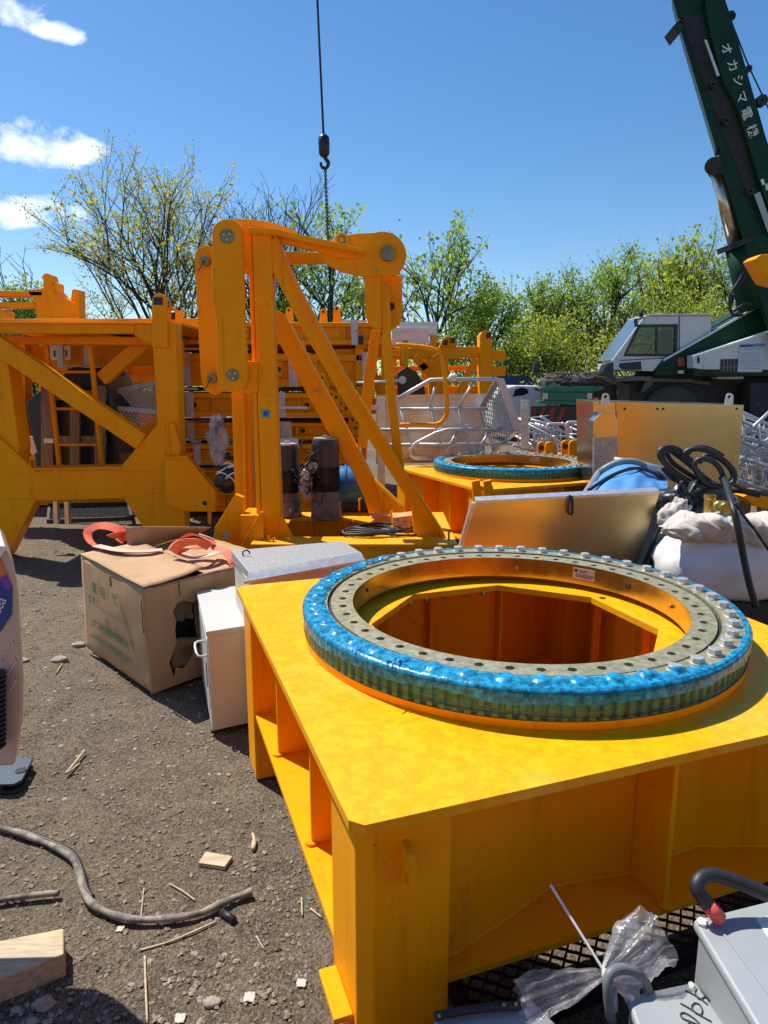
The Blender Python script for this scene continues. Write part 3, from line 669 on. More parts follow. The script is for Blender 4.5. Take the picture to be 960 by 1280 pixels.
# junction box with cable on the deck
mb=MB(); p=[P(491,661,4.85),P(491,647,4.85),P(524,643,4.85),P(528,649,4.85),P(527,660,4.85),P(505,665,4.85)]; mb.prism(p,(0,.16,0))
jb=thing('junction_box','dusty orange junction box with a black cable lying on the A-frame deck','junction box',(p[0].x,4.85,zt)); part('box_body',mb,mat('dusty_orange_plastic',(.66,.33,.10),.6,0,.2,14,.1,60,dirt=(.5,.36,.2),damt=.5,dscale=12),jb,bevel=.006)
mb=MB(); 
for (x,y) in ((497,650),(506,652),(514,653),(520,649)): mb.cyl(P(x,y,4.846),P(x,y,4.85),.006,8)
part('screw',mb,BLK,jb)
mb=MB(); mb.cyl(P(527,653,4.87),P(533,652,4.87),.022,12); part('cable_gland',mb,BLK,jb)
mb=MB()
for k in range(4):
    c=P(458+k*7,667-k,4.72+.03*k); mb.tube([c+V(((.17+.02*k)*math.cos(a*.35),(.07+.01*k)*math.sin(a*.35),.012+.006*k+.008*math.sin(a+k))) for a in range(18)],.0085,7,True)
mb.tube(smooth_path([P(532,652,4.86),P(535,660,4.8),P(522,668,4.72),P(500,669,4.68),P(480,667,4.68)]),.0085,7)
solo('cable_loop',mb,RUB,'thin black cable looped on the A-frame deck beside the orange junction box','cable')
# ---------------------------------------------------------------- motors on the sub-frame
def motor(label,pts,Y,capcol):
    (x0,x1,yt,yb)=pts; cx=(x0+x1)/2; r=(P(x1,yb,Y)-P(x0,yb,Y)).length/2; b=P(cx,yb,Y); tz=P(cx,yt,Y).z
    o=thing('electric_motor',label,'motor',(b.x,b.y,zt),'vertical motors on the A-frame deck')
    mb=MB(); z0=b.z; h=tz-z0; mb.cyl((b.x,b.y,z0+h*.25),(b.x,b.y,z0+h*.62),r*.93,28)
    for k in range(36):
        a=2*pi*k/36; d=V((math.cos(a),math.sin(a),0)); mb.obox(V((b.x,b.y,z0+h*.435))+d*r*.95,d*r*.06,V((-d.y,d.x,0))*.0035,(0,0,h*.185))
    part('finned_body',mb,BLK,o)
    mb=MB(); mb.lathe([(.001,h*.60),(r*.99,h*.60),(r*1.0,h*.93),(r*.9,h),(.001,h)],(b.x,b.y,z0),32,closed=False); part('fan_cover',mb,mat('motor_shroud',(.05,.05,.055),.3,.2,.2,6),o,bevel=.004)
    mb=MB(); mb.lathe([(.001,0),(r*.85,0),(r*.86,.012),(.001,.014)],(b.x,b.y,tz),28,closed=False); mb.box((b.x-.02,b.y-.02,tz),(b.x+.02,b.y+.02,tz+.03)); part('cap',mb,GREY if capcol else GALV,o)
    g2=z0-zt+h*.26; mb=MB(); mb.lathe([(r*1.05,0),(r*1.15,.01),(r*1.1,.6*g2),(r*.9,.7*g2),(r*.9,g2),(.001,g2)],(b.x,b.y,zt+.002),24,closed=False); mb.box((b.x-r*.95,b.y-r*.95,zt+.003),(b.x+r*.95,b.y+r*.95,zt+.05)); part('gearbox',mb,mat('grimy_gearbox',(.17,.155,.13),.6,.3,.3,14,.4,40,dirt=(.08,.07,.05),damt=.5,dscale=9),o)
    mb=MB()
    for k in range(8): a=k*pi/4+.3; c=V((b.x+r*1.02*math.cos(a),b.y+r*1.02*math.sin(a),zt+.05)); mb.cyl(c,c+V((0,0,.03)),.012,6)
    part('flange_bolt',mb,BOLT,o); return o
motor('black vertical electric motor with a pale cap directly beside the A-frame post',(346,375,556,634),5.45,0)
motor('taller black vertical electric motor beside the blue drum',(391,425,549,634),5.35,1)
mb=MB(); rr=random.Random(3)
for k in range(16):
    c=P(rr.uniform(376,398),rr.uniform(575,625),5.3); pts=[c]; 
    for q in range(5): pts.append(pts[-1]+V((rr.uniform(-.05,.05),rr.uniform(-.04,.02),rr.uniform(-.05,.05))))
    mb.tube(smooth_path(pts,4),rr.choice((.004,.006,.009)),6)
solo('wire_bundle',mb,RUB,'tangle of black wires between the two vertical motors','wires')
mb=MB()
for k in range(5):
    c=P(rr.uniform(379,394),584+k*9,5.26); mb.blob(c,(.035,.03,.04),.5,3,k,12,8)
solo('plastic_scrap',mb,BAG,'crumpled clear plastic caught between the two vertical motors','plastic')
mb=MB(); c0=P(424,610,5.6); c1=P(455,612,5.85); mb.cyl(V((c0.x-.1,5.72,c0.z)),V((c1.x+.05,5.72,c0.z)),.17,32)
o=thing('blue_drum','blue steel drum lying on the deck right of the black motors','drum',(c0.x,5.72,zt)); part('drum_shell',mb,BLUEP,o,bevel=.006)
mb=MB(); 
for dx in (-.1,.05,.2): mb.lathe([(.168,-.008),(.18,-.008),(.18,.008),(.168,.008)],(c0.x+dx,5.72,c0.z),32,'x')
part('rolling_hoop',mb,BLUEP,o)
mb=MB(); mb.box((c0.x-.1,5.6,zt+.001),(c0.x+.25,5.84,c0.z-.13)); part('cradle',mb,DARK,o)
# ---------------------------------------------------------------- hoist rope and hook
o=thing('hoist_hook','black hook block with chain hanging from the crane rope','hook block',P(405,196,13.5))
tip=V((-1.25,14.0,36.5)); hk=P(404.5,170,13.5); mb=MB(); mb.tube([P(404.5,170,13.5),P(396.5,-5,13.55),tip],.022,6); part('wire_rope',mb,BLK,o)
mb=MB(); mb.tube([P(404.5,168,13.5),P(404.7,172,13.5),P(405,180,13.5),P(405.2,192,13.5),P(405.4,196,13.5)],[.05,.10,.105,.10,.06],14); part('ball_weight',mb,BLK,o)
mb=MB(); h=P(405.8,203,13.5); mb.tube(smooth_path([h+V((0,0,.1)),h+V((.02,0,.06)),h+V((.07,0,-.01)),h+V((.03,0,-.09)),h+V((-.05,0,-.08)),h+V((-.075,0,-.0))],5),[.035]*10+[.032]*10+[.025]*6,8); part('hook',mb,BLK,o)
mb=MB(); A_=P(406.5,210,13.5); B_=P(414.5,420,13.5); n=84
for i in range(n):
    c=A_.lerp(B_,(i+.5)/n); L=(B_-A_).length/n*.72; sx=(1,0) if i%2 else (0,1)
    mb.tube([c+V((sx[0]*.022*math.cos(a*pi/4),sx[1]*.022*math.cos(a*pi/4),L*math.sin(a*pi/4))) for a in range(8)],.010,5,True)
part('chain',mb,DARK,o)
# ---------------------------------------------------------------- silver checker lid box behind the base
q=[P(289,688,Z=.80),P(428,676,Z=.80),P(456,700,Z=.775),P(305,727,Z=.775)]
o=thing('checker_plate_chest','low grey steel chest with a speckled lid behind the foreground base','steel chest',((q[0].x+q[2].x)/2,3.1,0))
mb=MB(); a,b,c,d=q; c2=c+V((-.02,.07,.022)); d2=d+V((.01,.07,.022))
mb.add([a,b,c2,d2,a-V((0,0,.05)),b-V((0,0,.05)),c2-V((0,0,.07)),d2-V((0,0,.07))],[(3,2,1,0),(0,1,5,4),(1,2,6,5),(3,0,4,7)]); part('lid',mb,CHEQ,o,bevel=.004)
mb=MB(); mb.add([d2+V((0,-.001,0)),c2+V((0,-.001,0)),c,d],[(0,3,2,1)]); mb.prism([d,c,c-V((0,0,.012)),d-V((0,0,.012))],(0,.03,0)); part('lid_lip',mb,GALV,o)
mb=MB(); 
mb.prism([d+V((.02,.03,-.012)),c+V((-.02,.03,-.012)),b+V((-.02,-.03,-.05)),a+V((.02,-.03,-.05))],(0,0,-.70)); part('chest_body',mb,mat('beige_chest_paint',(.56,.52,.44),.5,0,.06,6),o,bevel=.004)
mb=MB(); e=P(308,697,Z=.79); mb.tube([e+V((.018*math.cos(k*.6),.0,.02+.018*math.sin(k*.6))) for k in range(10)],.004,6); mb.cyl(e-V((0,0,.01)),e+V((0,0,.006)),.014,10); part('ring_pull',mb,DARK,o)
# ---------------------------------------------------------------- white cabinet
zc=.52
A=P(250,776,Z=zc); B=P(263,815,Z=zc); 
fb=P(268,918,Z=.0)
ct=[P(247,739,Z=zc),P(259,789,Z=zc),P(313,779,Z=zc)]
ux=(ct[2]-ct[1]).normalized(); uy=(ct[0]-ct[1]).normalized(); Dc=(ct[0]-ct[1]).length; ux=V((uy.y,-uy.x,0))*.35+ux*.65; o0=V((ct[1].x,ct[1].y,0))
o=thing('white_cabinet','white steel cabinet with a loop handle squeezed between carton and yellow base','cabinet',(o0.x,o0.y,0))
mb=MB(); w2=ux*.205
mb.prism([o0+V((0,0,.02)),o0+w2+V((0,0,.02)),o0+w2+uy*Dc+V((0,0,.02)),o0+uy*Dc+V((0,0,.02))],(0,0,zc-.045)); part('cabinet_body',mb,WHT,o,bevel=.004)
mb=MB(); e=.006
mb.prism([o0-ux*e-uy*e+V((0,0,zc-.024)),o0+w2+ux*e-uy*e+V((0,0,zc-.024)),o0+w2+uy*(Dc+e)+ux*e+V((0,0,zc-.024)),o0+uy*(Dc+e)-ux*e+V((0,0,zc-.024))],(0,0,.024)); part('top_cover',mb,WHT,o,bevel=.003)
mb=MB(); l=o0-ux*.0035
mb.prism([l+uy*.03+V((0,0,.12)),l+uy*(Dc-.03)+V((0,0,.12)),l+uy*(Dc-.03)+V((0,0,zc-.05)),l+uy*.03+V((0,0,zc-.05))],ux*.003); dr=part('door',mb,WHT,o)
mb=MB(); hz=.38; h0=o0+uy*.06+V((0,0,hz)); mb.tube(smooth_path([h0,h0-ux*.045+V((0,0,.004)),h0-ux*.05+uy*.09+V((0,0,.035)),h0+uy*.095+V((0,0,.035))],3),.006,8); part('handle',mb,WHT,dr)
mb=MB(); mb.box(tuple(o0+ux*.01+uy*.01+V((0,0,0))),tuple(o0+ux*.2+uy*Dc*.9+V((0,0,.019)))); part('plinth',mb,DARK,o)
mb=MB(); mb.prism([l+uy*.1+V((-.003,0,.20)),l+uy*.14+V((-.003,0,.20)),l+uy*.14+V((-.003,0,.32)),l+uy*.1+V((-.003,0,.32))],ux*.003); part('vent_slot',mb,DARK,dr)
# ---------------------------------------------------------------- carton
g=P(190,872,Z=.0); gl=P(106,815,Z=.0)
cu=V((gl.x-g.x,gl.y-g.y,0)); Lc=cu.length; cu.normalize(); cv=V((cu.y,-cu.x,0)); cv=cv if cv.x>0 else -cv
Lc=.90; Wc=.80; Hc=.60; cu=V((-.68,.73,0)).normalized(); cv=V((.66,.75,0)).normalized()
o=thing('cardboard_carton','large torn cardboard carton with green print and orange sling on top','carton',(g.x,g.y,0))
def cpt(u,v,z): return V((g.x,g.y,0))+cu*u+cv*v+V((0,0,z))
def face_grid(fn,holes=None): pass
def bulge(u,z): return .016*math.sin(pi*u)*math.sin(pi*z)+.006*noise.noise(V((u*4,z*3,2)))
mb=MB()
mb.grid(lambda s,q: cpt(Lc*s-(.05*max(0,.35-q)*max(0,s-.75)*4),-bulge(s,q)-.02*(1-q)*s,.03+(Hc-.03+.012*s)*q),26,16,True)
part('left_panel',mb,CARD,o,solid=-.006)
hole=[(x-.085,y) for x,y in [(.24,.44),(.27,.48),(.31,.485),(.36,.46),(.40,.47),(.44,.485),(.49,.46),(.52,.38),(.53,.28),(.50,.24),(.42,.21),(.36,.18),(.32,.13),(.28,.10),(.24,.12),(.22,.07),(.20,.16),(.225,.22),(.25,.26),(.245,.33),(.255,.38)]]
mb=MB(); mb.plate([(0,.02),(Wc,.02),(Wc,Hc),(Wc*.6,Hc+.004),(0,Hc)],[hole],cpt(0,0,0),cv,(0,0,1),.006); part('right_panel',mb,CARD,o)
mb=MB(); mb.grid(lambda s,q: cpt(.03+.05*noise.noise(V((s*3,q*3,1)))+.05*(1-q)*0,.14+.30*s,.09+.17*q+.01*math.sin(9*s)),10,8,True); part('torn_flap',mb,CARDIN,o,solid=.005)
mb=MB(); mb.grid(lambda s,q: cpt(.035+.03*noise.noise(V((s*4,q*4,6))),.18+.12*s,.36+.12*q),6,6,True); mb.grid(lambda s,q: cpt(.025+.03*noise.noise(V((s*4,q*4,9))),.30+.15*s,.24+.24*q),6,6,True); part('inner_liner',mb,CARDIN,o,solid=.005)
mb=MB(); mb.prism([cpt(.10,.06,.05),cpt(.76,.06,.05),cpt(.76,Wc-.1,.05),cpt(.10,Wc-.1,.05)],(0,0,.46)); part('packed_unit',mb,DARK,o)
mb=MB(); mb.prism([cpt(Lc-.01,0,.03),cpt(Lc-.01,Wc,.03),cpt(Lc-.01,Wc,Hc),cpt(Lc-.01,0,Hc)],cu*.006); mb.prism([cpt(0.01,Wc,.03),cpt(Lc-.012,Wc,.03),cpt(Lc-.012,Wc,Hc),cpt(.01,Wc,Hc)],cv*.006); mb.prism([cpt(0.01,.01,.025),cpt(Lc-.02,.01,.025),cpt(Lc-.02,Wc-.02,.025),cpt(.01,Wc-.02,.025)],(0,0,.006)); part('back_panel',mb,CARD,o)
mb=MB(); mb.grid(lambda s,q: cpt(Lc*s,-.005+.36*q+.04*q*s,Hc+.006+.006*noise.noise(V((s*5,q*5,3)))+.035*q*q*(1-s)+.012*s),14,8,True); part('top_flap',mb,CARD,o,solid=.005)
mb=MB(); mb.grid(lambda s,q: cpt(.04+Lc*.94*s,.42+.40*q,Hc-.03+.01*noise.noise(V((s*5,q*5,8)))+.04*q),14,8,True); part('top_flap',mb,CARD,o,solid=.005)
mb=MB(); mb.grid(lambda s,q: cpt(Lc*.98+.03*q-.25*q*s,.30+.5*s,Hc+.0+.14*q*(1-.35*s)),10,6,True); part('end_flap',mb,CARD,o,solid=.005)
mb=MB(); mb.grid(lambda s,q: cpt(-.002+.13*q,.04+.5*s,Hc-.002-.03*q*s+.012*math.sin(7*s)*q),10,4,True); part('end_flap',mb,CARDIN,o,solid=.005)
mb=MB(); mb.prism([cpt(.05,.05,0),cpt(.80,.05,0),cpt(.80,.70,0),cpt(.05,.70,0)],(0,0,.028)); part('skid',mb,DARK,o)
off=.036; xd=-cu
for (w_,size,u,z,sp_) in (('電',.075,.66,.445,1),('阻',.075,.53,.445,1),('器',.075,.36,.445,1),('型号',.05,.73,.37,1.25),('上海工程机械配件有限公司',.052,.74,.225,.8),('SHANGHAI GONGCHENG JIXIE',.042,.75,.14,.9)):
    part('printed_line',textmb(w_,size,cpt(u,-off,z),xd,(0,0,1),0,'LEFT',sp_,None,.014),GREENINK,o)
mb=MB(); mb.prism([cpt(.62,-off,.362),cpt(.24,-off,.362),cpt(.24,-off,.366),cpt(.62,-off,.366)],cv*-.0006); part('printed_rule',mb,GREENINK,o)
mb=MB(); mb.tube([cpt(.02+.0*k,-.012-.004*(k%2),.56-.05*k) for k in range(5)],.004,5); mb.tube([cpt(.38+.004*math.sin(k*2),-.03,Hc-.002-.02*k) for k in range(4)],.006,5); mb.tube([cpt(-.004,.20+.003*math.sin(k*3),Hc-.02*k) for k in range(5)],.004,5); part('crease',mb,CARDIN,o)
# orange sling on the carton
def ribbon(pts,w,k=8,up=None,tw=None):
    sp=smooth_path(pts,k); mb=MB(); vs=[]; n=len(sp); h=.0022
    for i,p in enumerate(sp):
        t=(sp[min(i+1,n-1)]-sp[max(i-1,0)]).normalized(); uu=V(up) if up else V((0,0,1)); a=(tw(i/n) if tw else 0)
        s=t.cross(uu); s=s.normalized() if s.length>1e-4 else V((1,0,0)); z=s.cross(t).normalized(); d=s*math.cos(a)+z*math.sin(a); e=t.cross(d).normalized()
        vs+= [p-d*w/2-e*h,p+d*w/2-e*h,p+d*w/2+e*h,p-d*w/2+e*h]
    fs=[]
    for i in range(n-1):
        for q in range(4): fs.append((4*i+q,4*i+(q+1)%4,4*i+4+(q+1)%4,4*i+4+q))
    fs+=[(0,3,2,1),(4*n-4,4*n-3,4*n-2,4*n-1)]
    mb.add(vs,fs,False); return mb
o=thing('webbing_sling','faded orange webbing sling looped over the torn carton','sling',cpt(.5,.3,Hc))
zz=Hc+.035
L_=lambda px,py,z: P(px,py,Z=z)
part('strap',ribbon([L_(157,670,zz+.03),L_(147,661,zz+.07),L_(126,657,zz+.08),L_(111,663,zz+.06),L_(111,674,zz+.02),L_(122,683,zz),L_(150,687,zz),L_(178,688,zz),L_(200,688,zz)],.055,8,None,lambda s:1.15*(1-s)**1.5),STRAP,o)
part('strap',ribbon([L_(120,682,zz+.014),L_(150,688,zz+.012),L_(180,689,zz+.013),L_(203,687,zz+.014)],.06,8),STRAPW,o,'bleached pale stretch of webbing')
part('strap',ribbon([L_(137,671,zz+.02),L_(150,667,zz+.05),L_(158,668,zz+.03),L_(148,677,zz+.01)],.05,6,None,lambda s:.6),STRAP,o)
part('strap',ribbon([L_(214,688,zz+.02),L_(222,675,zz+.07),L_(240,668,zz+.10),L_(258,674,zz+.08),L_(268,684,zz+.03),L_(283,690,zz+.02),L_(292,706,zz-.04),L_(296,722,zz-.14),L_(296,735,zz-.22)],.05,8,None,lambda s:.5*math.sin(s*7)),STRAP,o)
part('strap',ribbon([L_(218,690,zz+.02),L_(234,686,zz+.05),L_(252,682,zz+.06),L_(266,676,zz+.06)],.05,8,None,lambda s:.7*math.sin(s*5+1)),STRAP,o)
part('strap',ribbon([L_(225,692,zz+.01),L_(242,697,zz),L_(262,694,zz+.01),L_(276,688,zz+.02)],.05,8),STRAPW,o,'bleached pale loop of webbing')
part('strap',ribbon([L_(216,690,zz+.04),L_(226,680,zz+.10),L_(246,677,zz+.13),L_(262,684,zz+.09)],.055,8,None,lambda s:.9),STRAP,o)
# ---------------------------------------------------------------- left tower-mast section
T=6.35
tw=thing('mast_section','yellow mast section with diagonal brace, ladder and corner posts at the left','mast section',(P(110,690,T).x,7.2,0))
tp=lambda name,pts,Y,d,m=YEL,bev=.006,lab=None: part(name,bp(pts,Y,d),m,tw,lab,bev)
tp('top_beam',[(-40,403),(168,404),(168,417),(-40,417)],T+.02,.10)
tp('top_beam_flange',[(-40,402),(190,403),(190,405),(-40,404.5)],T-.02,.22,YEL,.002)
tp('upper_rail',[(-40,420),(190,421),(190,431),(-40,430)],T+.35,.08)
tp('corner_post',[(189,404),(219,404),(222,480),(226,589),(231,668),(206,668),(200,589),(194,480)],T,.20)
tp('post_head',[(168,404),(190,403),(193,432),(168,420)],T+.01,.14)
tp('fork_lug',[(190,434),(189.5,380)]+disc(199,376,9.5,12,pi,2*pi)+[(208.5,380),(209,434)],T-.04,.035)
tp('fork_lug',[(196,434),(195,382)]+disc(204,380,9.0,12,pi,2*pi)+[(213,382),(214,434)],T+.16,.035)
mb=MB(); c=P(197,376,T-.04); mb.box(c+V((-.035,-.004,-.035)),c+V((.045,.18,.03))); part('pin_slot',mb,BLK,tw)
tp('corner_post',[(-40,440),(8,440),(24,560),(18,600),(-40,600)],T+.02,.22)
tp('bottom_beam',[(-40,589),(46,588),(150,586),(205,586),(206,616),(153,623),(46,626),(-40,629)],T+.01,.14)
tp('bottom_beam_flange',[(40,585.5),(150,583.5),(150,586),(40,588)],T-.03,.24,YEL,.002)
tp('corner_gusset',[(147,588),(196,531),(206,530),(206,590)],T-.006,.02,YEL,.002)
tp('corner_gusset',[(-40,520),(0,548),(46,590),(-40,593)],T-.006,.02,YEL,.002)
tp('leg_plate',[(153,621),(206,616),(231,620),(231,668),(184,667)],T-.004,.16)
tp('leg_plate',[(-40,626),(45,624),(10,694),(-40,760)],T-.004,.16)
tp('foot_bracket',[(206,573),(234,571),(269,614),(269,640),(231,639),(206,630)],T-.10,.03)
tp('foot_bracket',[(212,571),(237,569),(271,612),(271,638),(234,637)],T+.10,.03)
tp('bracket_top',[(204,571.5),(234,569.5),(234,572),(206,574)],T-.13,.28,YEL,.002)
mb=MB(); c=P(256,629,T-.10); mb.cyl(c-V((0,.003,0)),c+V((0,.01,0)),.022,14); part('pin_hole',mb,DARK,tw)
tp('splice_ear',[(211,530),(217,529),(226,560),(224,572),(216,568)],T-.06,.05)
tp('bracket_tab',[(259,640),(264,640),(263,656),(260,654)],T-.02,.03,YEL,.002)
def pbeam(mb,a,b,Ya,Yb,w,h): return mb.beam(P(*a,Ya),P(*b,Yb),w,h,(0,1,0))
mb=MB(); pbeam(mb,(-30,412),(179,552),T+.02,T+.02,.165,.12); part('diagonal_brace',mb,YEL,tw,bevel=.008)
mb=MB(); pbeam(mb,(184,425),(128,474),T+.55,T+.55,.13,.10); part('diagonal_brace',mb,YEL,tw,bevel=.006)
mb=MB(); pbeam(mb,(200,524),(168,556),T+.3,T+.3,.09,.10); part('diagonal_brace',mb,YEL,tw,bevel=.006)
mb=MB(); pbeam(mb,(26,428),(26,570),T+1.5,T+1.5,.18,.16); part('rear_post',mb,YEL,tw,bevel=.006)
mb=MB(); pbeam(mb,(-60,452),(228,440),T+1.75,T+1.75,.26,.2); pbeam(mb,(-60,405),(250,404),T+1.75,T+1.75,.10,.1); part('rear_beam',mb,YEL,tw,bevel=.006)
mb=MB(); pbeam(mb,(-40,506),(200,498),T+1.8,T+1.8,.18,.15); part('rear_beam',mb,YEL,tw,bevel=.006)
mb=MB(); pbeam(mb,(214,430),(228,670),T+1.7,T+1.7,.16,.16); part('rear_post',mb,YEL,tw,bevel=.006)
mb=MB(); mb.box(P(205,669,T)+V((0,0,-P(205,669,T).z)),P(232,668,T+.2)+V((0,.05,0))); part('timber_block',mb,DARK,tw)
mb=MB(); 
for (x,y) in ((68,403),(40,403)): pass
lad=MB(); pbeam(lad,(57,420),(75,588),T+.45,T+.50,.035,.05); part('ladder_rail',lad,YEL,tw,bevel=.004)
lad=MB(); pbeam(lad,(112,420),(128,588),T+.45,T+.50,.035,.05); part('ladder_rail',lad,YEL,tw,bevel=.004)
for y,xa,xb in ((465,62,117),(511,67,121),(556,72,125)):
    lad=MB(); lad.cyl(P(xa,y,T+.48),P(xb,y,T+.48),.014,10); part('ladder_rung',lad,YEL,tw)
for (a,b_) in ((-60,66),(68,138),(146,196)):
    mb=MB(); p0=P(a,404,T+.3); p1=P(b_,404,T+.3); mb.box((p0.x,T+.25,p0.z-.02),(p1.x+.25,T+2.5,p0.z)); part('deck_plate',mb,YEL,tw)  # plates added and widened to shade the ground below the mast
# black wrapped bundle with pallet boards
o=thing('wrapped_bundle','big black plastic wrapped bundle standing upright behind the ladder of the left mast','wrapped bundle',P(90,600,T+1.1))
Yb=T+.95
mb=MB(); mb.prism(PP([(46,600),(38,540),(31,502),(50,488),(74,476),(80,462),(96,458),(120,459),(132,470),(140,505),(146,550),(152,600)],Yb),(0,.75,0)); part('black_wrap',mb,DTARP,o,bevel=.03)
mb=MB(); mb.grid(lambda u,v: P(76+47*u,458-2*v,Yb-.02)+V((0,.5*v,.01*math.sin(6*u))),8,4,True); part('white_top_sheet',mb,SACK,o,solid=.006)
mb=MB(); mb.tube([P(66,496,Yb-.01),P(77,470,Yb-.01),P(84,462,Yb-.01)],.012,6); part('tape_strip',mb,TAPE,o)
o=thing('wooden_pallet','weathered wooden pallet stood on edge against the black bundle','pallet',P(90,600,T+.8))
for (a,b,c,d) in ((51,66,482,588),(87,99,482,588),(118,131,482,586)): part('board',bp(rpoly(a,c,b,d),T+.82,.03),PALW,o,bevel=.003)
for (c,d) in ((488,500),(545,554)): part('stringer',bp(rpoly(51,c,131,d),T+.86,.05),PALW,o,bevel=.003)
mb=MB(); mb.box(P(55,554,T+.80),P(67,548,T+.815)); part('paper_tag',mb,WHITEP,o)
solo('white_cloth_scrap',bp([(15,543),(40,546),(46,565),(40,570),(34,556)],T+.6,.02),SACK,'white cloth scrap hanging left of the black bundle','cloth')
# expanded mesh walkway panels seen between the posts
def meshpanel(mb,a,b,c,d,nu,nv,r=.006):
    g=lambda u,v:(a.lerp(b,u)).lerp(d.lerp(c,u),v)
    for j in range(nv):
        for s in (0,1):
            pts=[g(i/nu,min(1,(j+(.5*(i%2) if s==0 else 1-.5*(i%2)) )/nv)) for i in range(nu+1)]
            for i in range(nu): mb.beam(pts[i],pts[i+1],r,r)
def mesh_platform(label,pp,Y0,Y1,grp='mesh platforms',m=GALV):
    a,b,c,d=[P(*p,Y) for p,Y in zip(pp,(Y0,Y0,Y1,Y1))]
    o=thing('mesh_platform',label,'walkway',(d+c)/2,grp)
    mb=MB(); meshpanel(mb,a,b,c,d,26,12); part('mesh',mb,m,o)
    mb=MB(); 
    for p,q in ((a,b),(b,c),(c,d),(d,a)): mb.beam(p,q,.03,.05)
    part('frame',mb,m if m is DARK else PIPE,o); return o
mesh_platform('upper sloping galvanised mesh walkway between the left mast posts',[(135,492),(205,475),(205,512),(140,508)],T+1.2,T+1.5)
mesh_platform('lower galvanised mesh walkway leaning below the sloping one at the left mast',[(140,510),(205,515),(200,560),(140,565)],T+1.1,T+1.4)
mesh_platform('low mesh walkway coloured dark for the shade under the left mast beam',[(62,632),(160,630),(165,648),(60,652)],T+2.2,T+1.6,m=DARK)  # dark colour on this mesh stands in for the shade under the beam
for i,(x,lab) in enumerate(((66,'grey post stub under the left mast beam, left one'),(80,'grey post stub under the left mast beam, right one'))):
    solo('post_stub',bp([(x,627),(x+5,627),(x+6,655),(x+1,655)],T+.9,.06),GALV,lab,'post','post stubs under the mast')
# ---------------------------------------------------------------- stacked yellow sections in the background
def section(label,x0,x1,y0,y1,Y,d=.7,tapes=(),tilt=0,dots=True):
    a,b=P(x0,y0,Y),P(x1,y1,Y); o=thing('stacked_section',label,'mast section',((a.x+b.x)/2,Y+d/2,b.z),'stacked yellow mast sections')
    H=a.z-b.z
    h=y1-y0; c_=max(4,h*.22)
    for (ya,yb) in ((y0,y0+c_),(y1-c_,y1)):
        mb=MB(); mb.prism(PP([(x0,ya),(x1,ya+tilt),(x1,yb+tilt),(x0,yb)],Y),(0,d,0)); part('chord',mb,YEL,o,bevel=.012)
    mb=MB(); mb.prism(PP([(x0,y0+c_),(x1,y0+c_+tilt),(x1,y1-c_+tilt),(x0,y1-c_)],Y+.07),(0,d-.14,0)); part('web',mb,YEL,o)
    n_=max(2,int((x1-x0)/34)); rs_=random.Random(int(y0*7+x0))
    for i in range(n_):
        xx=x0+(x1-x0)*(i+.5)/n_+rs_.uniform(-6,6); mb=MB(); mb.prism(PP([(xx,y0+c_),(xx+2.2,y0+c_),(xx+2.2,y1-c_+tilt*.5),(xx,y1-c_+tilt*.5)],Y+.02),(0,.049,0)); part('stiffener',mb,YEL,o)
        if rs_.random()<.55 and h>18:
            xb=xx+rs_.uniform(8,14); lug=MB(); lug.prism(PP([(xb-4,y0+c_+2),(xb+5,y0+c_+1),(xb+5,y1-c_-2),(xb-4,y1-c_-1)],Y+.03),(0,.039,0)); part('splice_plate',lug,YEL,o,bevel=.004)
            lug=MB(); c=P(xb,(y0+y1)/2,Y+.028); lug.cyl(c-V((0,.006,0)),c,.03,12); part('pin_hole',lug,DARK,o)
    if dots:
        mb=MB(); n=max(2,int((x1-x0)/22))
        for i in range(n):
            c=P(x0+(x1-x0)*(i+.5)/n,(y0+y1)/2+tilt*(i+.5)/n+(3 if i%2 else -3),Y); mb.cyl(c-V((0,.012,0)),c,.018,10)
        part('bolt_boss',mb,YEL,o)
    for (tx,w) in tapes:
        mb=MB(); c=PP([(tx,y0-1),(tx+w,y0-1),(tx+w+1.5,y1+1),(tx+1.5,y1+1)],Y-.008); mb.prism(c,(0,.006,0)); part('tape_wrap',mb,TAPE,o)
    return o
S=8.4
section('long yellow section behind the left mast, above the black bundle',-70,206,436,478,9.2,.9,(),0)
section('lower yellow section behind the left mast beside the mesh walkways',-70,206,500,536,9.1,.9,(),0)
section('lowest yellow section behind the left mast, in the shade of its deck',-70,206,560,632,9.0,.9,(),0)
section('shaded yellow section lying on the ground below the whole stack',224,430,614,640,8.45,1.0,(),0,False)
section('topmost long yellow section of the stack behind the A-frame',205,480,402,430,S,1.0,((222,8),(316,9),(352,7),(438,9)),1)
section('yellow section second from top in the stack, with a pale tape band',210,470,441,482,S+.1,1.0,((228,9),(290,10),(360,11),(452,8)),2)
section('orange flanged third section of the stack behind the link plates',214,462,491,521,S-.1,1.0,((231,10),(344,12),(400,9)),1)
section('fourth yellow section of the stack with a white label strip',216,455,528,549,S,1.0,((233,9),(350,14),(412,10)),1)
section('fifth yellow section of the stack beside hanging clear plastic',218,440,556,580,S-.15,1.0,((241,9),(352,10)),0)
section('bottom yellow section of the stack close to the shaded ground',222,430,587,607,S-.05,1.0,((247,9),),0)
for i,(y,lab) in enumerate(((436,'topmost'),(486,'second'),(524,'third'),(552,'fourth'),(583,'lowest'))):
    mb=MB(); mb.box(P(225,y+3.0,S+.3)+V((0,0,0)),P(455,y-2.5,S+1.0)); solo('spacer_timber',mb,mat('spacer_wood_%d'%i,(.16,.075,.03),.85,0,.3,8),'%s reddish timber spacer between stacked yellow sections'%lab,'timber','timber spacers in the stack')
mb=MB()
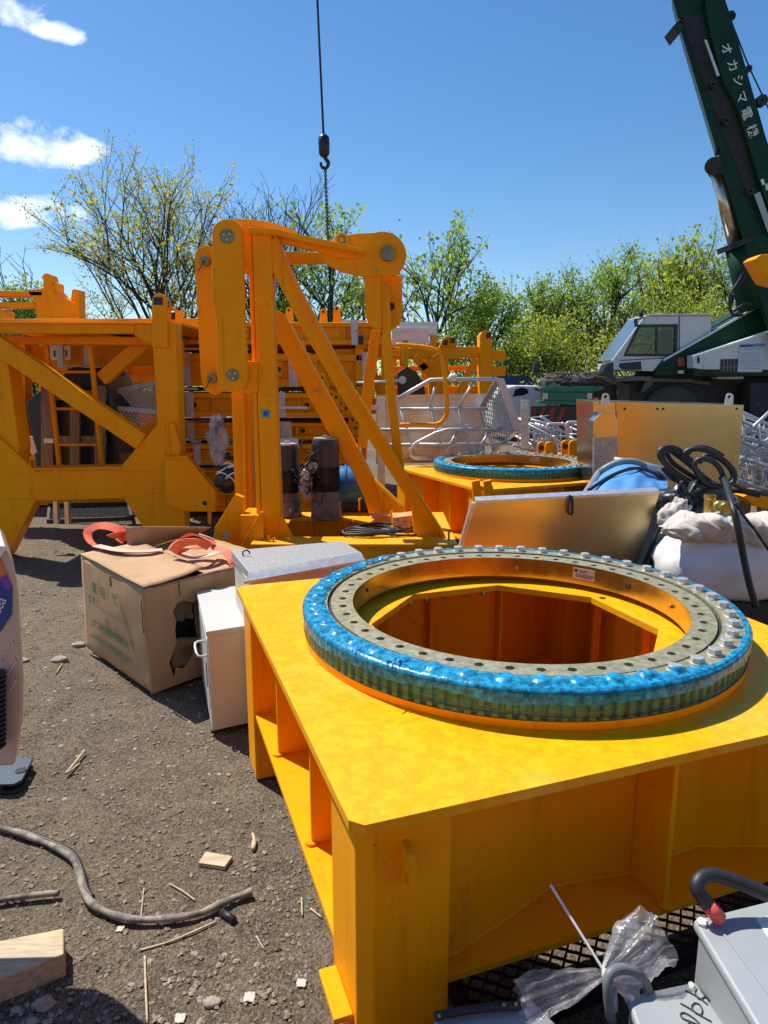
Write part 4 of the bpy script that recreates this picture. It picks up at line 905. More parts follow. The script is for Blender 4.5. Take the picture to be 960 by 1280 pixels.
for i in range(14):
    y=rng.choice((436,486,524,552,583)); x=rng.uniform(222,300); c=P(x,y,S-.12); mb.obox(c,(rng.uniform(.08,.25),0,0),(0,.01,0),(0,0,rng.uniform(.008,.016)))
solo('wrapping_film',mb,TAPE,'pale strips of packing film between the stacked yellow sections','film')
# white label papers
for (x0,y0,x1,y1,lab) in ((63,432,88,450,'white paper label taped to the rear beam above the black bundle'),(347,548,373,576,'white taped label with dark bars behind the A-frame post'),(345,508,384,511,'long pale label on the section right of the A-frame post')):
    o=thing('paper_label',lab,'label',P((x0+x1)/2,y1,S-.2)); part('sheet',bp(rpoly(x0,y0,x1,y1),S-.25 if x0>100 else T+1.5,.004),WHITEP,o)
    if y1-y0>10: [part('dark_bar',bp(rpoly(xx,y0+6,xx+2,y1-4),(S-.25 if x0>100 else T+1.5)-.004,.002),MARK,o) for xx in (x0+4,x1-6)]
for (tx,ty) in ((70,428),(104,432)):
    solo('hanging_tape',bp([(tx,ty),(tx+8,ty),(tx+9,ty+32),(tx+2,ty+32)],T+1.48,.006),TAPE,('wide' if tx<80 else 'narrow')+' strip of pale tape hanging on the rear beam above the black bundle','tape')
# cable coil in clear plastic
o=thing('bagged_coil','black cable coil in torn clear plastic hanging behind the A-frame','cable coil',P(280,550,6.4))
mb=MB()
for k in range(5):
    c=P(289+k*.6,548,6.45+.03*k); mb.tube([c+V((.17*math.cos(a*.3),.02*math.sin(a),.19*math.sin(a*.3))) for a in range(21)],.018,7,True)
part('cable',mb,RUB,o)
mb=MB(); mb.blob(P(272,553,6.35),(.085,.06,.20),.55,2.2,4,28,20); part('plastic_bag',mb,BAG,o)
mb=MB(); mb.blob(P(283,600,6.0),(.10,.09,.11),.5,2,7,20,14); solo('black_bag',mb,DTARP,'black plastic bag with white ties on the ground behind the link plates','bag')
mb=MB()
for k in range(9):
    c=P(rng.uniform(270,293),rng.uniform(580,600),5.9); mb.tube(smooth_path([c,c+V((.05,-.03,.02)),c+V((.09,0,rng.uniform(-.05,.05)))],3),.006,5)
solo('white_tie',mb,WHITEP,'white plastic ties on the black bag behind the A-frame','ties')
# distant top-left yellow frames
o=thing('distant_frame','distant yellow jib frame with upright lugs against the sky at far left','jib frame',(P(50,420,11).x,11.2,0))
q=lambda n,pts,Y=11.,d=.25: part(n,bp(pts,Y,d),YEL,o,bevel=.01)
q('upper_beam',[(-60,362),(53,364),(53,370),(-60,370)]); q('lower_beam',[(-60,377),(45,378),(45,384),(-60,384)])
q('end_post',[(34,363),(54,360),(54,345)]+disc(58,347,5.5,8,pi,2*pi)+[(64,350),(67,360),(80,372),(96,380),(98,405),(46,405),(46,390),(40,372)])
q('lug',[(66,360),(68,352),(71,354),(72,370)]); q('lug',[(87,382),(90,362),(93,361),(95,382)],11.1); q('lug',[(94,382),(95,362),(98,362),(99,405),(94,405)],10.9); q('side_lug',disc(0,394,8,12)); q('leg',[(48,404),(96,404),(96,640),(48,640)],11.3)
for (x,lab) in ((232,'small yellow pin bracket with dark end on top of the stack beside the link plate'),):
    o=thing('pin_bracket',lab,'bracket',P(x,404,7.6)); part('plate',bp([(214,404),(218,404),(219,385),(215,384)],7.6,.06),YEL,o); part('pin_roller',MB().cyl(P(209,394,7.6),P(228,394,7.6),.045,14),BLK,o); part('end_plate',bp([(219,388),(227,388),(228,404),(219,404)],7.55,.06),YEL,o)
# lattice sections to the right of the A-frame
R=9.6
o=thing('lattice_section','yellow lattice section with pin lugs standing before the green trees','mast section',(P(560,500,R).x,R+.5,0))
q=lambda n,pts,Y=R,d=.16: part(n,bp(pts,Y,d),YEL,o,bevel=.008)
q('top_chord',[(470,436),(602,433),(602,447),(470,450)]); q('corner_post',[(600,418)]+disc(607.5,420,7,10,pi,2*pi)+[(615,420),(616,500),(600,500)],R-.05,.3)
q('pin_lug',[(615,438),(632,438),(632,451),(615,451)]); q('pin_lug',[(615,458),(632,458),(632,470),(615,470)]); q('bottom_chord',[(480,458),(602,457),(602,463),(480,464)],R+.3)
q('fork_lug',[(549,434),(553,424),(558,420),(564,421),(570,424),(571,434)],R-.02,.12); q('mid_post',[(536,446),(560,446),(561,500),(536,500)])
q('lower_chord',[(470,484),(602,482),(602,500),(470,500)],R+.4)
mb=MB()
for a,b in (((596,448),(570,500)),((518,446),(548,478)),((548,446),(524,462))): pbeam(mb,a,b,R,R,.10,.10)
part('diagonal_brace',mb,YEL,o,bevel=.006)
mb=MB()
for (x,y) in ((611,419),(557,428),(566,425)): c=P(x,y,R-.06); mb.box(c+V((-.03,-.02,-.04)),c+V((.03,.0,.03)))
part('pin_end',mb,BLK,o)
o=thing('lattice_section','yellow lattice section with slim uprights directly behind the A-frame hanging link','mast section',(P(440,500,R-1).x,R-.5,0))
q('top_chord',[(400,437),(500,434),(500,446),(400,450)],R-1); 
for (a,b) in ((444,450),(449,455),(462,467),(476,481),(503,510)): q('upright',[(a,424),(b,424),(b+1,500),(a+1,500)],R-1.1,.06)
q('fork_lug',[(445,434),(446,424)]+disc(451,422,5,8,pi,2*pi)+[(457,424),(458,434)],R-1.15,.1)
q('bottom_chord',[(400,472),(500,469),(500,482),(400,486)],R-1); q('base_chord',[(395,500),(500,498),(500,516),(395,520)],R-1)
mb=MB(); c=P(451,424,R-1.2); mb.box(c+V((-.03,-.02,-.06)),c+V((.03,.05,.04))); part('pin_end',mb,BLK,o)
mb=MB()
for a,b in (((462,450),(478,500)),((404,450),(440,500)),((440,450),(410,500))): pbeam(mb,a,b,R-1,R-1,.09,.09)
part('diagonal_brace',mb,YEL,o)
# clutter of small lugs seen through the A-frame
for i in range(16):
    x=352+i*6.2+rng.uniform(-2,2); y=400+i*9+rng.uniform(-6,6); y=min(y,540)
    mb=MB(); mb.prism(PP([(x-5,y+7),(x-5,y-2)]+disc(x,y-3,5,8,pi,2*pi)+[(x+5,y-2),(x+5,y+7)],7.9+.03*i),(0,.05,0)); c=P(x,y-2,7.9+.03*i); 
    o=thing('connector_lug','yellow connector lug with an eye hole on the stacked sections behind the A-frame struts','lug',P(x,y+7,7.9),'connector lugs behind the struts'); part('lug_plate',mb,YEL,o,bevel=.004); part('eye',MB().cyl(c-V((0,.006,0)),c,.018,10),DARK,o)
for i,(x,hh) in enumerate(((345,9),(361,14),(388,8),(404,12),(421,16),(470,10))):
    o=thing('connector_lug','yellow upright connector lug standing on the topmost stacked section behind the A-frame','lug',P(x,402,S+.3),'upright lugs on the stack'); part('lug_plate',bp([(x-5,403),(x-4,402-hh)]+disc(x,402-hh,4,8,pi,2*pi)+[(x+4,402-hh),(x+5,403)],S+.2+.1*(i%3),.08),YEL,o,bevel=.006); c=P(x,402-hh,S+.2+.1*(i%3)); part('eye',MB().cyl(c-V((0,.006,0)),c,.016,10),DARK,o)
# black gearbox
o=thing('black_winch','black winch plate with pale round hub behind the slim A-frame leg','winch',P(510,490,8.0)); part('side_plate',bp([(497,500),(497,466),(508,458),(520,464),(530,480),(533,500)],8.0,.2),BLK,o,bevel=.01); part('hub',MB().cyl(P(503,475,7.9),P(503,475,8.02),.045,16),PIPE,o); part('spindle',MB().cyl(P(446,479,7.8),P(500,476,7.8),.018,8),GALV,o)
# yellow bent guard tube
mb=MB(); mb.tube(smooth_path([P(495,431,7.2),P(530,434,7.2),P(548,440,7.2),P(554,455,7.2),P(557,480,7.2),P(559,510,7.2),P(556,522,7.2),P(547,530,7.2),P(525,531,7.2),P(500,531,7.2)],5),.023,10); solo('guard_tube',mb,YEL,'bent yellow guard tube in front of the aluminium railing','guard tube')
# white crates above the lattice
for (x0,y0,x1,y1,Y,lab) in ((426,402,457,420,11,'white framed crate on top of the lattice left of the hanging link'),(412,416,433,428,10.6,'small pale crate at the left end of the row above the lattice'),(500,404,546,418,11.2,'flat grey aluminium tray on top of the lattice right of the hanging link'),(490,412,536,428,10.8,'pale aluminium box just below the flat tray above the lattice')):
    a,b=P(x0,y0,Y),P(x1,y1,Y); o=thing('aluminium_crate',lab,'crate',(a.x,Y+.2,b.z),'pale crates above the lattice'); part('panel',MB().box((a.x,Y,b.z),(b.x,Y+.6,a.z)),PIPE if x0!=500 else ALU,o,bevel=.01)
    mb=MB(); mb.box((a.x-.02,Y-.02,a.z-.03),(b.x+.02,Y-.004,a.z+.02)); mb.box((a.x-.02,Y-.02,b.z-.02),(b.x+.02,Y-.004,b.z+.02)); part('rim',mb,PIPE,o)
    mb=MB(); mb.box((a.x,Y,.4),(a.x+.08,Y+.5,b.z-.03)); mb.box((b.x-.08,Y,.4),(b.x,Y+.5,b.z-.03)); part('support',mb,YEL,o)
# ---------------------------------------------------------------- aluminium railing platform
G=7.3
o=thing('railing_platform','aluminium platform with pipe railing and mesh end panel behind the farther ring','platform',(P(560,600,G).x,G+.3,0))
part('back_sheet',bp([(470,494),(606,492),(606,577),(470,580)],G+.35,.012),ALU,o)
for (a,b,c,d) in ((472,481,497,612),(652,661,500,560)): part('corner_post',bp(rpoly(a,c,b,d),G+.2,.06),GALV,o,bevel=.004)
part('clamp',bp([(464,508),(474,505),(474,513),(464,512)],G+.18,.05),PIPE,o)
def pipe(name,pts,r=.017,Y=G,m=PIPE): part(name,MB().tube([P(x,y,Y) for x,y in pts],r,9),m,o)
pipe('top_rail',[(498,498),(515,488),(538,475),(560,474),(622,474)],.022); pipe('mid_rail',[(500,511),(610,511)],.016); pipe('low_rail',[(476,537),(640,537)],.018); pipe('foot_rail',[(485,556),(640,555)],.018)
for (a,b) in (((501,512),(518,568)),((538,511),(554,568)),((572,511),(588,566)),((544,483),(537,510)),((592,477),(573,510)),((572,539),(556,567)),((612,540),(594,566))): pipe('baluster',[a,b],.014)
pipe('bent_rail',[(600,536),(560,537),(545,541),(520,554),(513,562),(514,570),(520,573),(540,573)],.018,G-.25)
mb=MB()
for (x,y) in ((566,472),(585,535)): mb.blob(P(x,y,G-.05),(.045,.04,.045),.2,2,x,10,8)
part('tape_wrap',mb,WHITEP,o)
fr_=[P(612,474,G+.02),P(630,473,G-.3),P(651,536,G-.3),P(640,538,G+.02)]
mb=MB(); mb.prism(PP([(620,473),(630,473),(653,536),(642,538)],G-.3),(0,.02,0)); part('flat_bar',mb,PIPE,o,bevel=.003)
mb=MB(); mb.beam(P(601,511,G+.3),P(623,474,G-.29),.07,.02); mb.beam(P(601,511,G+.3),P(617,565,G+.3),.05,.02); mb.beam(P(617,565,G+.3),P(646,538,G-.29),.05,.02); part('mesh_frame',mb,GALV,o)
mb=MB(); meshpanel(mb,P(603,511,G+.3),P(624,476,G-.28),P(645,536,G-.28),P(617,563,G+.3),14,9,.009); part('mesh_panel',mb,GALV,o)
for (xa,xb,yb,Y,lab) in ((664,734,572,8.8,'dark timber rack under the rail heap between platform and steel cabinet'),(930,990,612,6.7,'dark timber rack under the rail heap at the right edge')):
    a=P(xa,yb,Y); b=P(xb,yb,Y); o=thing('timber_rack',lab,'rack',((a.x+b.x)/2,Y,0),'racks under the rail heaps')
    part('deck',MB().box((a.x,Y-.45,a.z-.06),(b.x,Y+.5,a.z)),PALW,o,bevel=.006)
    for xx in (a.x+.05,(a.x+b.x)/2,b.x-.05):
        for yy in (Y-.4,Y+.42): part('leg',MB().box((xx-.05,yy-.05,0),(xx+.05,yy+.05,a.z-.061)),PALW,o)
# pile of galvanised rails
def railpile(box,Y,n,seed,labels,grp,lens=(.5,1.3)):
    r=random.Random(seed)
    for i in range(n):
        x=r.uniform(box[0],box[2]); y=r.uniform(box[1],box[3]); c=P(x,y,Y+r.uniform(-.3,.5)); L=r.uniform(*lens); a=r.choice((.45,.5,.6,-.9,.55))+r.uniform(-.15,.15)
        d=V((math.cos(a),r.uniform(-.5,.5),-math.sin(a)*.75)).normalized()*L/2; s=V((0,r.uniform(-.06,.06),.16+.1*r.random()))
        o=thing('ladder_rail',labels[i%len(labels)],'ladder rail',c,grp)
        mb=MB(); mb.tube([c-d,c+d],.017,7); part('rail',mb,PIPE,o); mb=MB(); mb.tube([c-d+s,c+d*.9+s],.017,7); part('rail',mb,PIPE,o)
        mb=MB()
        for k in range(4):
            t=(k+.5)/4; mb=MB(); mb.tube([(c-d).lerp(c+d,t),(c-d+s).lerp(c+d*.9+s,t)],.010,6); part('rung',mb,GALV,o)
def hooprail(x,y,w,h,Y,label):
    o=thing('hoop_rail',label,'hoop rail',P(x,y,Y),'hooped handrails in the pile')
    pts=[P(x+w*.1,y+h,Y),P(x-w*.2,y+h*.3,Y),P(x-w*.2,y+h*.05,Y),P(x,y,Y),P(x+w*.55,y+.5,Y),P(x+w*.75,y+h*.1,Y),P(x+w,y+h,Y)]
    part('hoop',MB().tube(smooth_path(pts,5),.020,8),PIPE,o); part('crossbar',MB().tube([P(x-w*.15,y+h*.4,Y),P(x+w*.88,y+h*.38,Y)],.014,7),PIPE,o)
hooprail(690,530,28,40,8.6,'bright hooped handrail leftmost in the pile by the chevrons'); hooprail(713,528,22,38,8.4,'hooped handrail beside the steel cabinet in the pile')
hooprail(676,536,18,34,8.9,'low hooped handrail at the rear left of the pile')
railpile((662,552,735,574),8.7,11,4,['galvanised ladder rail in the heap between the railing platform and the steel cabinet'],'ladder rails heaped behind the farther ring',(.3,.75))
railpile((932,560,985,615),6.6,24,9,['galvanised ladder rail in the heap right of the steel cabinet'],'ladder rails heaped right of the steel cabinet',(.6,1.3))
for (x,y,lab) in ((681,560,'yellow twin lug left in the pair behind the farther ring'),(711,558,'yellow twin lug right in the pair behind the farther ring')):
    o=thing('twin_lug',lab,'lug',P(x,575,7.9),'yellow twin lugs')
    for k in (0,.16): part('lug_plate',bp([(x-9+k*60,577),(x-9+k*60,y)]+disc(x-3+k*60,y-2,6,8,pi,2*pi)+[(x+3+k*60,y),(x+5+k*60,577)],7.9-k,.04),YEL,o,bevel=.006)
    part('pin',MB().cyl(P(x-4,y,7.85),P(x-4,y,7.9),.03,12),DARK,o)
    part('foot',bp([(x-18,568),(x+20,568),(x+20,579),(x-18,579)],7.95,.2),YEL,o,bevel=.006)
# ---------------------------------------------------------------- steel cabinet, leaning cover, tub, hoses, sack
K=5.7
o=thing('steel_cabinet','tall galvanised steel cabinet with lifting eyes and a small box on its left','cabinet',(P(840,650,K).x,K+.3,0))
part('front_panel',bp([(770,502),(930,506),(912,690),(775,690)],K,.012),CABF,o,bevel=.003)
part('cabinet_body',bp([(741,501),(929,506),(911,800),(745,800)],K+.013,.5),SHEET,o,bevel=.004)
mb=MB(); mb.prism(PP([(741,526),(752,516),(768,516),(772,527),(771,590),(741,590)],K-.12),(0,.12,0)); part('side_box',mb,SHEET,o,bevel=.004)
mb=MB(); mb.prism(PP([(741,548),(772,545),(772,602),(741,606)],K-.128),(0,.006,0)); part('film_sheet',mb,BAG,o)
for x in (757,912):
    mb=MB(); y=499; mb.plate([( -.035,-.05),(.035,-.05),(.03,.02)]+circ(0,.02,.03,12)[1:6]+[(-.03,.02)],[circ(0,.018,.015,10)],P(x,y,K-.02),(1,0,0),(0,0,1),.012); part('lifting_eye',mb,GALV,o)
mb=MB(); 
for x in (781,822,829,921): c=P(x,511,K-.002); mb.cyl(c-V((0,.003,0)),c,.010,8)
part('rivet',mb,DARK,o)
o=thing('metal_cover','leaning galvanised metal cover behind the big ring with a hanging tab','metal cover',(P(700,690,3.7).x,3.75,.3))
a,b,c,d=P(595,629,3.70),P(824,617,3.70),P(770,790,3.78),P(548,790,3.78)
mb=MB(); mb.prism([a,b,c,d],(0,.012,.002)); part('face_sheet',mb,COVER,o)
mb=MB(); mb.prism([a+V((-.002,-.003,.0)),b+V((.002,-.003,0)),b+V((.002,.06,.012)),a+V((-.002,.06,.012))],(0,0,.014)); mb.prism([a+V((-.022,-.003,0)),a+V((0,-.003,0)),d+V((0,-.003,0)),d+V((-.022,-.003,0))],(0,.06,.0)); part('folded_edge',mb,GALV,o)
mb=MB(); e=P(712,623,3.69); mb.tube(smooth_path([e+V((0,.0,.02)),e+V((-.008,-.01,-.02)),e+V((-.008,-.012,-.075)),e+V((.014,-.012,-.085)),e+V((.016,-.01,-.04)),e+V((.01,0,.015))],4),.007,6); part('hanging_tab',mb,DARK,o)
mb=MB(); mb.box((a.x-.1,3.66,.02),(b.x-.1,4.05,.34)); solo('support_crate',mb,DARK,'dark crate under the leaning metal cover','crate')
o=thing('tarped_tub','grey rimmed tub covered with a bright blue tarp and black strap','tub',(P(780,620,4.5).x,4.5,.4))
def tubs(u,v):
    xf=728+108*u; x_b=748+86*u; yb=597-17*math.sin(pi*min(1,u*1.15))**.8+ (0 if u<.6 else (u-.6)*8)
    p=P(xf,625,4.05).lerp(P(x_b,yb,4.75),v); p.z+=.03*noise.noise(V((u*6,v*4,1)))*math.sin(pi*v)+.04*math.sin(pi*v)*math.sin(pi*u); return p
part('tarp',MB().grid(tubs,30,18,True),TARP,o)
rim=[tubs(0,0)+V((-.03,0,-.05))]+[tubs(u/14,1)+V((0,.02,.015)) for u in range(15)]
part('rim',MB().tube(smooth_path(rim,3),.026,8),mat('grey_tub',(.22,.23,.25),.5,0,.1,8),o)
mb=MB(); mb.grid(lambda u,v: (tubs(0,0) if u==0 else tubs((u*16-1)/15,1)).lerp(V(((tubs(0,0) if u==0 else tubs((u*16-1)/15,1)).x,4.7,.3)),v)+V((0,.03,0)),16,2,True); part('tub_wall',mb,mat('tub_shell',(.16,.17,.19),.55,0,.1,8),o)
part('strap',MB().tube(smooth_path([tubs(.02,.25)+V((0,0,.02)),tubs(.3,.45)+V((0,0,.015)),tubs(.6,.7)+V((0,0,.015)),tubs(.95,.95)+V((0,0,.02))],5),.012,6),RUB,o)
mb=MB(); mb.tube([P(768,576,4.9),P(800,581,4.8),P(834,590,4.7)],.03,10); solo('grey_pipe',mb,GALV,'short grey pipe lying along the back rim of the tarped tub','pipe')
sc=lambda pts: [(780+x/5.333,540+y/5.333) for x,y in pts]
o=thing('black_hose','thick black rubber hose coiled on top of the white sack','hose',P(875,615,3.85))
def hz(pts,r,Ya,Yb,k=7,name='hose_loop',n=12,Ys=None):
    q=sc(pts); m=len(q); part(name,MB().tube(smooth_path([P(x,y,Ys[i] if Ys else Ya+(Yb-Ya)*i/(m-1)) for i,(x,y) in enumerate(q)],k),r,n),RUB,o)
hz([(545,368),(460,340),(370,290),(290,225),(240,165),(248,118),(300,102),(360,118),(420,165),(470,215)],.0155,3.78,3.86)
hz([(470,225),(400,180),(410,135),(470,113),(560,125),(660,185),(730,260),(735,320),(690,355),(600,355),(530,325),(480,260),(475,205),(520,178),(590,195),(640,245),(668,315)],.015,3.84,3.72)
hz([(280,135),(320,200),(400,260),(480,310),(560,360)],.0135,3.88,3.85); hz([(310,125),(400,190),(470,250),(520,300)],.0135,3.93,3.9); hz([(250,150),(300,250),(400,320),(520,370),(640,400)],.0135,3.92,3.90)
hz([(300,300),(420,350),(560,385),(700,390),(800,400),(900,425)],.0135,3.95,4.0)
hz([(668,312),(690,385),(725,500),(760,640),(790,800),(830,990),(880,1170)],.0165,3.60,3.10,7,'hose_tail',12,[3.70,3.46,3.25,3.20,3.19,3.17,3.14]); hz([(650,290),(690,370),(690,380)],.021,3.715,3.70,6,'hose_sleeve')
hz([(250,190),(262,130),(320,118),(390,150),(450,215),(520,290),(600,345),(660,362)],.0145,3.83,3.86); hz([(255,235),(330,310),(430,355),(540,392),(640,402)],.0145,3.9,3.86)
hz([(500,210),(540,160),(620,170),(700,235),(725,300),(690,340)],.0135,3.93,3.9); hz([(490,250),(520,330),(600,380),(680,370)],.014,3.9,3.86); hz([(420,150),(470,105),(560,108),(660,160)],.0135,3.95,3.96)
hz([(700,330),(790,380),(880,400),(960,420)],.012,3.9,4.0)
mb=MB(); mb.tube(smooth_path([P(*sc([q])[0],3.2) for q in ((740,470),(800,560),(870,650),(960,780),(1010,850))],5),.007,6); solo('thin_cord',mb,RUB,'thin black cord trailing down the right side of the white sack','cord')
mb=MB(); mb.tube(smooth_path([P(*sc([q])[0],3.7) for q in ((150,880),(230,780),(300,700),(420,560),(440,470),(380,330))],5),.012,7); solo('strap_cord',mb,RUB,'black strap running down from the hose coil to the ring rim','strap')
def sackf(p):
    if p.z>0: k=1-.12*min(1,p.z/.2); return V((p.x*k,p.y*k,p.z))
    return p
o=thing('white_sack','smooth white plastic bulk sack under the black hose','sack',(P(905,745,3.4).x,3.5,P(905,745,3.4).z))
mb=MB(); c=P(906,701,3.5); mb.blob(c,(.355,.24,.19),.075,1.25,3,72,44,.72,sackf); part('sack_body',mb,SACK,o)
for (dx,sd) in ((-.12,1),(.16,2),(.24,3)):
    mb=MB(); pts=[]
    for k in range(14):
        a_=-.75+1.9*k/13; pts.append(c+V((dx*(1.15-.12*k/13)+.012*math.sin(k*1.3+sd),-.238*math.cos(a_)*.99*(1-.35*dx*dx/.09),.17*math.sin(a_))))
    mb.tube(smooth_path(pts,3),.0035,5); part('seam_fold',mb,SACK,o)
x0_=P(823,660,3.42).x; x1_=P(1000,660,3.42).x; zc_=P(900,664,3.36).z
def clothf(u,v):
    ph=-1.05+3.6*v; e_=max(.25,min(1,u/.14)); fold=abs(noise.noise(V((u*8+v*3,v*2.0,3))))*1.9-.5+.7*noise.noise(V((u*3.1,v*1.2,8))); fine=noise.fractal(V((u*30,v*7,5)),1,2,4)
    dr=.5+.5*noise.noise(V((u*4.3,0,9))); k=(1+.36*fold+.05*fine)*e_
    if v<.3: ph-=.55*dr*(1-v/.3)
    return V((x0_+(x1_-x0_)*u+.02*noise.noise(V((u*9,v*5,1))),3.40-.135*math.cos(ph)*k,zc_+.01*math.sin(u*7)+.085*math.sin(ph)*k))
mb=MB(); mb.grid(clothf,150,44,True); solo('cream_cloth',mb,CLOTH,'crumpled cream cloth bunched over the top of the white sack','cloth',solid=.004)
mb=MB(); mb.blob(P(840,648,3.62),(.075,.07,.085),.16,2.2,11,40,26); mb.blob(P(849,636,3.64),(.05,.05,.06),.4,2.4,12,30,20); solo('cloth_roll',mb,CLOTH,'rolled cream cloth wedged left of the sack beside the black sheet','cloth')
o=thing('brass_fitting','open brass pipe fitting standing upright on the cream cloth','pipe fitting',P(883,646,3.42)); c=P(885,648,3.42); part('tube',MB().lathe([(.024,0),(.026,.10),(.029,.105),(.029,.122),(.022,.122),(.019,0)],c,20),BRASS,o); part('nut',MB().cyl(c+V((0,0,.0)),c+V((0,0,.022)),.034,6),BRASS,o)
o=thing('brass_fitting','round brass valve cap lying sideways right of the upright fitting','pipe fitting',P(909,640,3.42)); c=P(909,637,3.40); part('cap',MB().cyl(c,c+V((.01,.07,.0)),.036,20),BRASS,o,bevel=.004); part('collar',MB().cyl(c+V((0,.07,0)),c+V((.01,.13,0)),.028,16),BRASS,o)
mb=MB(); mb.grid(lambda u,v: P(848-52*u*(1-.0*v)+ (24*v),607+112*u-8*v,3.80-.12*u+.04*noise.noise(V((u*4,v*4,2)))-.1*v),16,8,True); solo('black_sheet',mb,DTARP,'black plastic sheet draped between the metal cover and the white sack','plastic sheet',solid=.006)
mb=MB(); mb.blob(P(868,630,3.9),(.20,.14,.14),.3,2,5,28,20); mb.blob(P(850,672,3.75),(.12,.1,.2),.3,2,8,28,20); solo('black_bundle',mb,DTARP,'black plastic bundle beneath the hose coil','bundle')
mb=MB(); mb.box((P(800,740,3.5).x,3.28,0),(P(985,740,3.5).x,3.9,P(905,745,3.4).z)); solo('shade_filler_box',mb,DARK,'dark box added for the shade under the white sack, carrying it','box',bevel=.01)  # dark box put in where only shade lies beneath the sack
solo('yellow_bar',bp([(929,621),(938,616),(985,622),(985,642),(944,633)],4.3,.12),YEL,'yellow bar end poking in above the white sack','bar',bevel=.004)
o=thing('yellow_jib_end','yellow steel jib end entering at the right beside the green boom','jib end',(P(990,600,7).x,7.1,0)); part('arm',bp([(944.5,323),(951,318),(1040,312),(1040,372),(962,352),(957,345)],7,.25),YEL,o,bevel=.01); part('stand',bp([(1015,372),(1040,372),(1040,720),(1015,720)],7.02,.2),YEL,o,bevel=.01)
# ---------------------------------------------------------------- grey terminal boxes in the lower right corner
def lidbox(name,label,px,Z,h,inset,m=GREY,th=.022):
    q=[P(x,y,Z=Z) for x,y in px]; c=sum(q,V())/4
    o=thing(name,label,'terminal box',(c.x,c.y,0))
    part('lid',MB().prism(q[::-1] if (q[1]-q[0]).cross(q[2]-q[1]).z<0 else q,(0,0,-th)),m,o,bevel=.007)
    part('box_body',MB().prism([p.lerp(c,inset)-V((0,0,th+.001)) for p in q],(0,0,-h)),m,o,bevel=.006)
    part('stand',MB().prism([p.lerp(c,.3)-V((0,0,th+h)) for p in q],(0,0,-(Z-th-h)+.002)),DARK,o); return o,q
o,q=lidbox('terminal_box','large grey terminal box with a white paper label at the bottom right',[(866,1149),(1030,1108),(1120,1330),(975,1330)],.56,.16,.07)
e=q[0].lerp(sum(q,V())/4,.10); part('lid_bolt',MB().cyl(e,e+V((0,0,.008)),.0105,6),WHITEP,o)
mb=MB(); g_=lambda x,y,z: P(x,y,Z=z); mb.prism([g_(945,1149,.5605),(g_(985,1140,.5605)),g_(1005,1175,.5605),g_(960,1172,.5605)],(0,0,.0012)); part('paper_label',mb,WHITEP,o)
mb=MB(); mb.beam(g_(895,1155,.561),g_(975,1262,.561),.006,.003); part('lid_seam',mb,GREY,o)
o,q=lidbox('terminal_box','small grey terminal box with 496 handwritten on its lid',[(783,1244),(869,1226),(945,1330),(812,1330)],.44,.10,.06)
sp=lambda L: [P(840+x/5.82,1060+y/5.82,Z=.4415) for x,y in L]
mb=MB()
for L in ([(98,1035),(150,1062),(205,1095),(258,1138)],[(180,1026),(168,1045),(182,1085),(210,1100),(245,1075)],[(210,1030),(250,1080),(303,1132)],[(62,1130),(130,1168),(200,1215),(286,1262)],[(145,1150),(165,1128),(200,1140),(222,1180),(210,1212),(180,1205),(150,1175),(145,1150)],[(200,1290),(130,1262),(80,1240),(62,1212),(85,1198),(140,1225),(185,1262),(215,1300),(205,1330),(160,1320),(120,1290),(130,1268)]): mb.tube(smooth_path(sp(L),4),.0016,6)
part('handwriting',mb,MARK,o)
for (x,y) in ((789,1247),(864,1231)): part('lid_screw',MB().cyl(P(x,y,Z=.44),P(x,y,Z=.444),.006,10),WHITEP,o)
o,q=lidbox('terminal_box','long grey terminal housing with a black gasket strip at the bottom edge',[(541,1274),(664,1247),(745,1330),(560,1330)],.42,.10,.05)
mb=MB(); mb.tube(smooth_path([P(543,1271,Z=.432),P(575,1264,Z=.434),P(615,1259,Z=.434),P(650,1257,Z=.432)],4),.008,8); part('gasket',mb,RUB,o)
for (x,y) in ((549,1270),(630,1256),(645,1255)): part('brass_screw',MB().cyl(P(x,y,Z=.43),P(x,y,Z=.442),.0035,8),BRASS,o)
mb=MB(); mb.box((-.02,.25,.012),(1.9,1.27,.24)); mb.box((.75,.30,.2401),(1.9,1.22,.33)); mb.box((.12,-1.3,.012),(2.1,.245,.6)); solo('added_shade_bed',mb,DARK,'added dark bed beneath the grey terminal boxes, with an unseen block shading the base','machine',bevel=.01)  # bed and off-frame block added to cut light on the base front
o=thing('conduit_elbow','bent grey conduit elbow rising between the terminal boxes','conduit',P(760,1270,Z=.3))
part('pipe',MB().tube(smooth_path([P(764,1275,Z=.40),P(760,1240,Z=.46),P(762,1218,Z=.49),P(779,1211,Z=.49),P(797,1216,Z=.48),P(808,1232,Z=.45),P(812,1252,Z=.42)],5),.0105,12),mat('dark_grey_conduit',(.16,.175,.18),.5,0,.15,20),o)
part('collar',MB().cyl(P(764,1262,Z=.42),P(763,1235,Z=.46),.0135,12),GREY,o)
o=thing('black_hose','dusty black hose with a red taped end bending over the big terminal box','hose',P(890,1130,Z=.56))
hp=[P(899,1148,Z=.575),P(886,1132,Z=.60),P(872,1112,Z=.63),P(876,1098,Z=.645),P(894,1094,Z=.645),P(925,1104,Z=.63),P(965,1120,Z=.61),P(1010,1138,Z=.59)]
part('hose_bend',MB().tube(smooth_path(hp,7),.0145,14),RUB,o); part('red_tape',MB().cyl(hp[0],hp[0].lerp(hp[1],1.15),.0158,16),REDT,o)
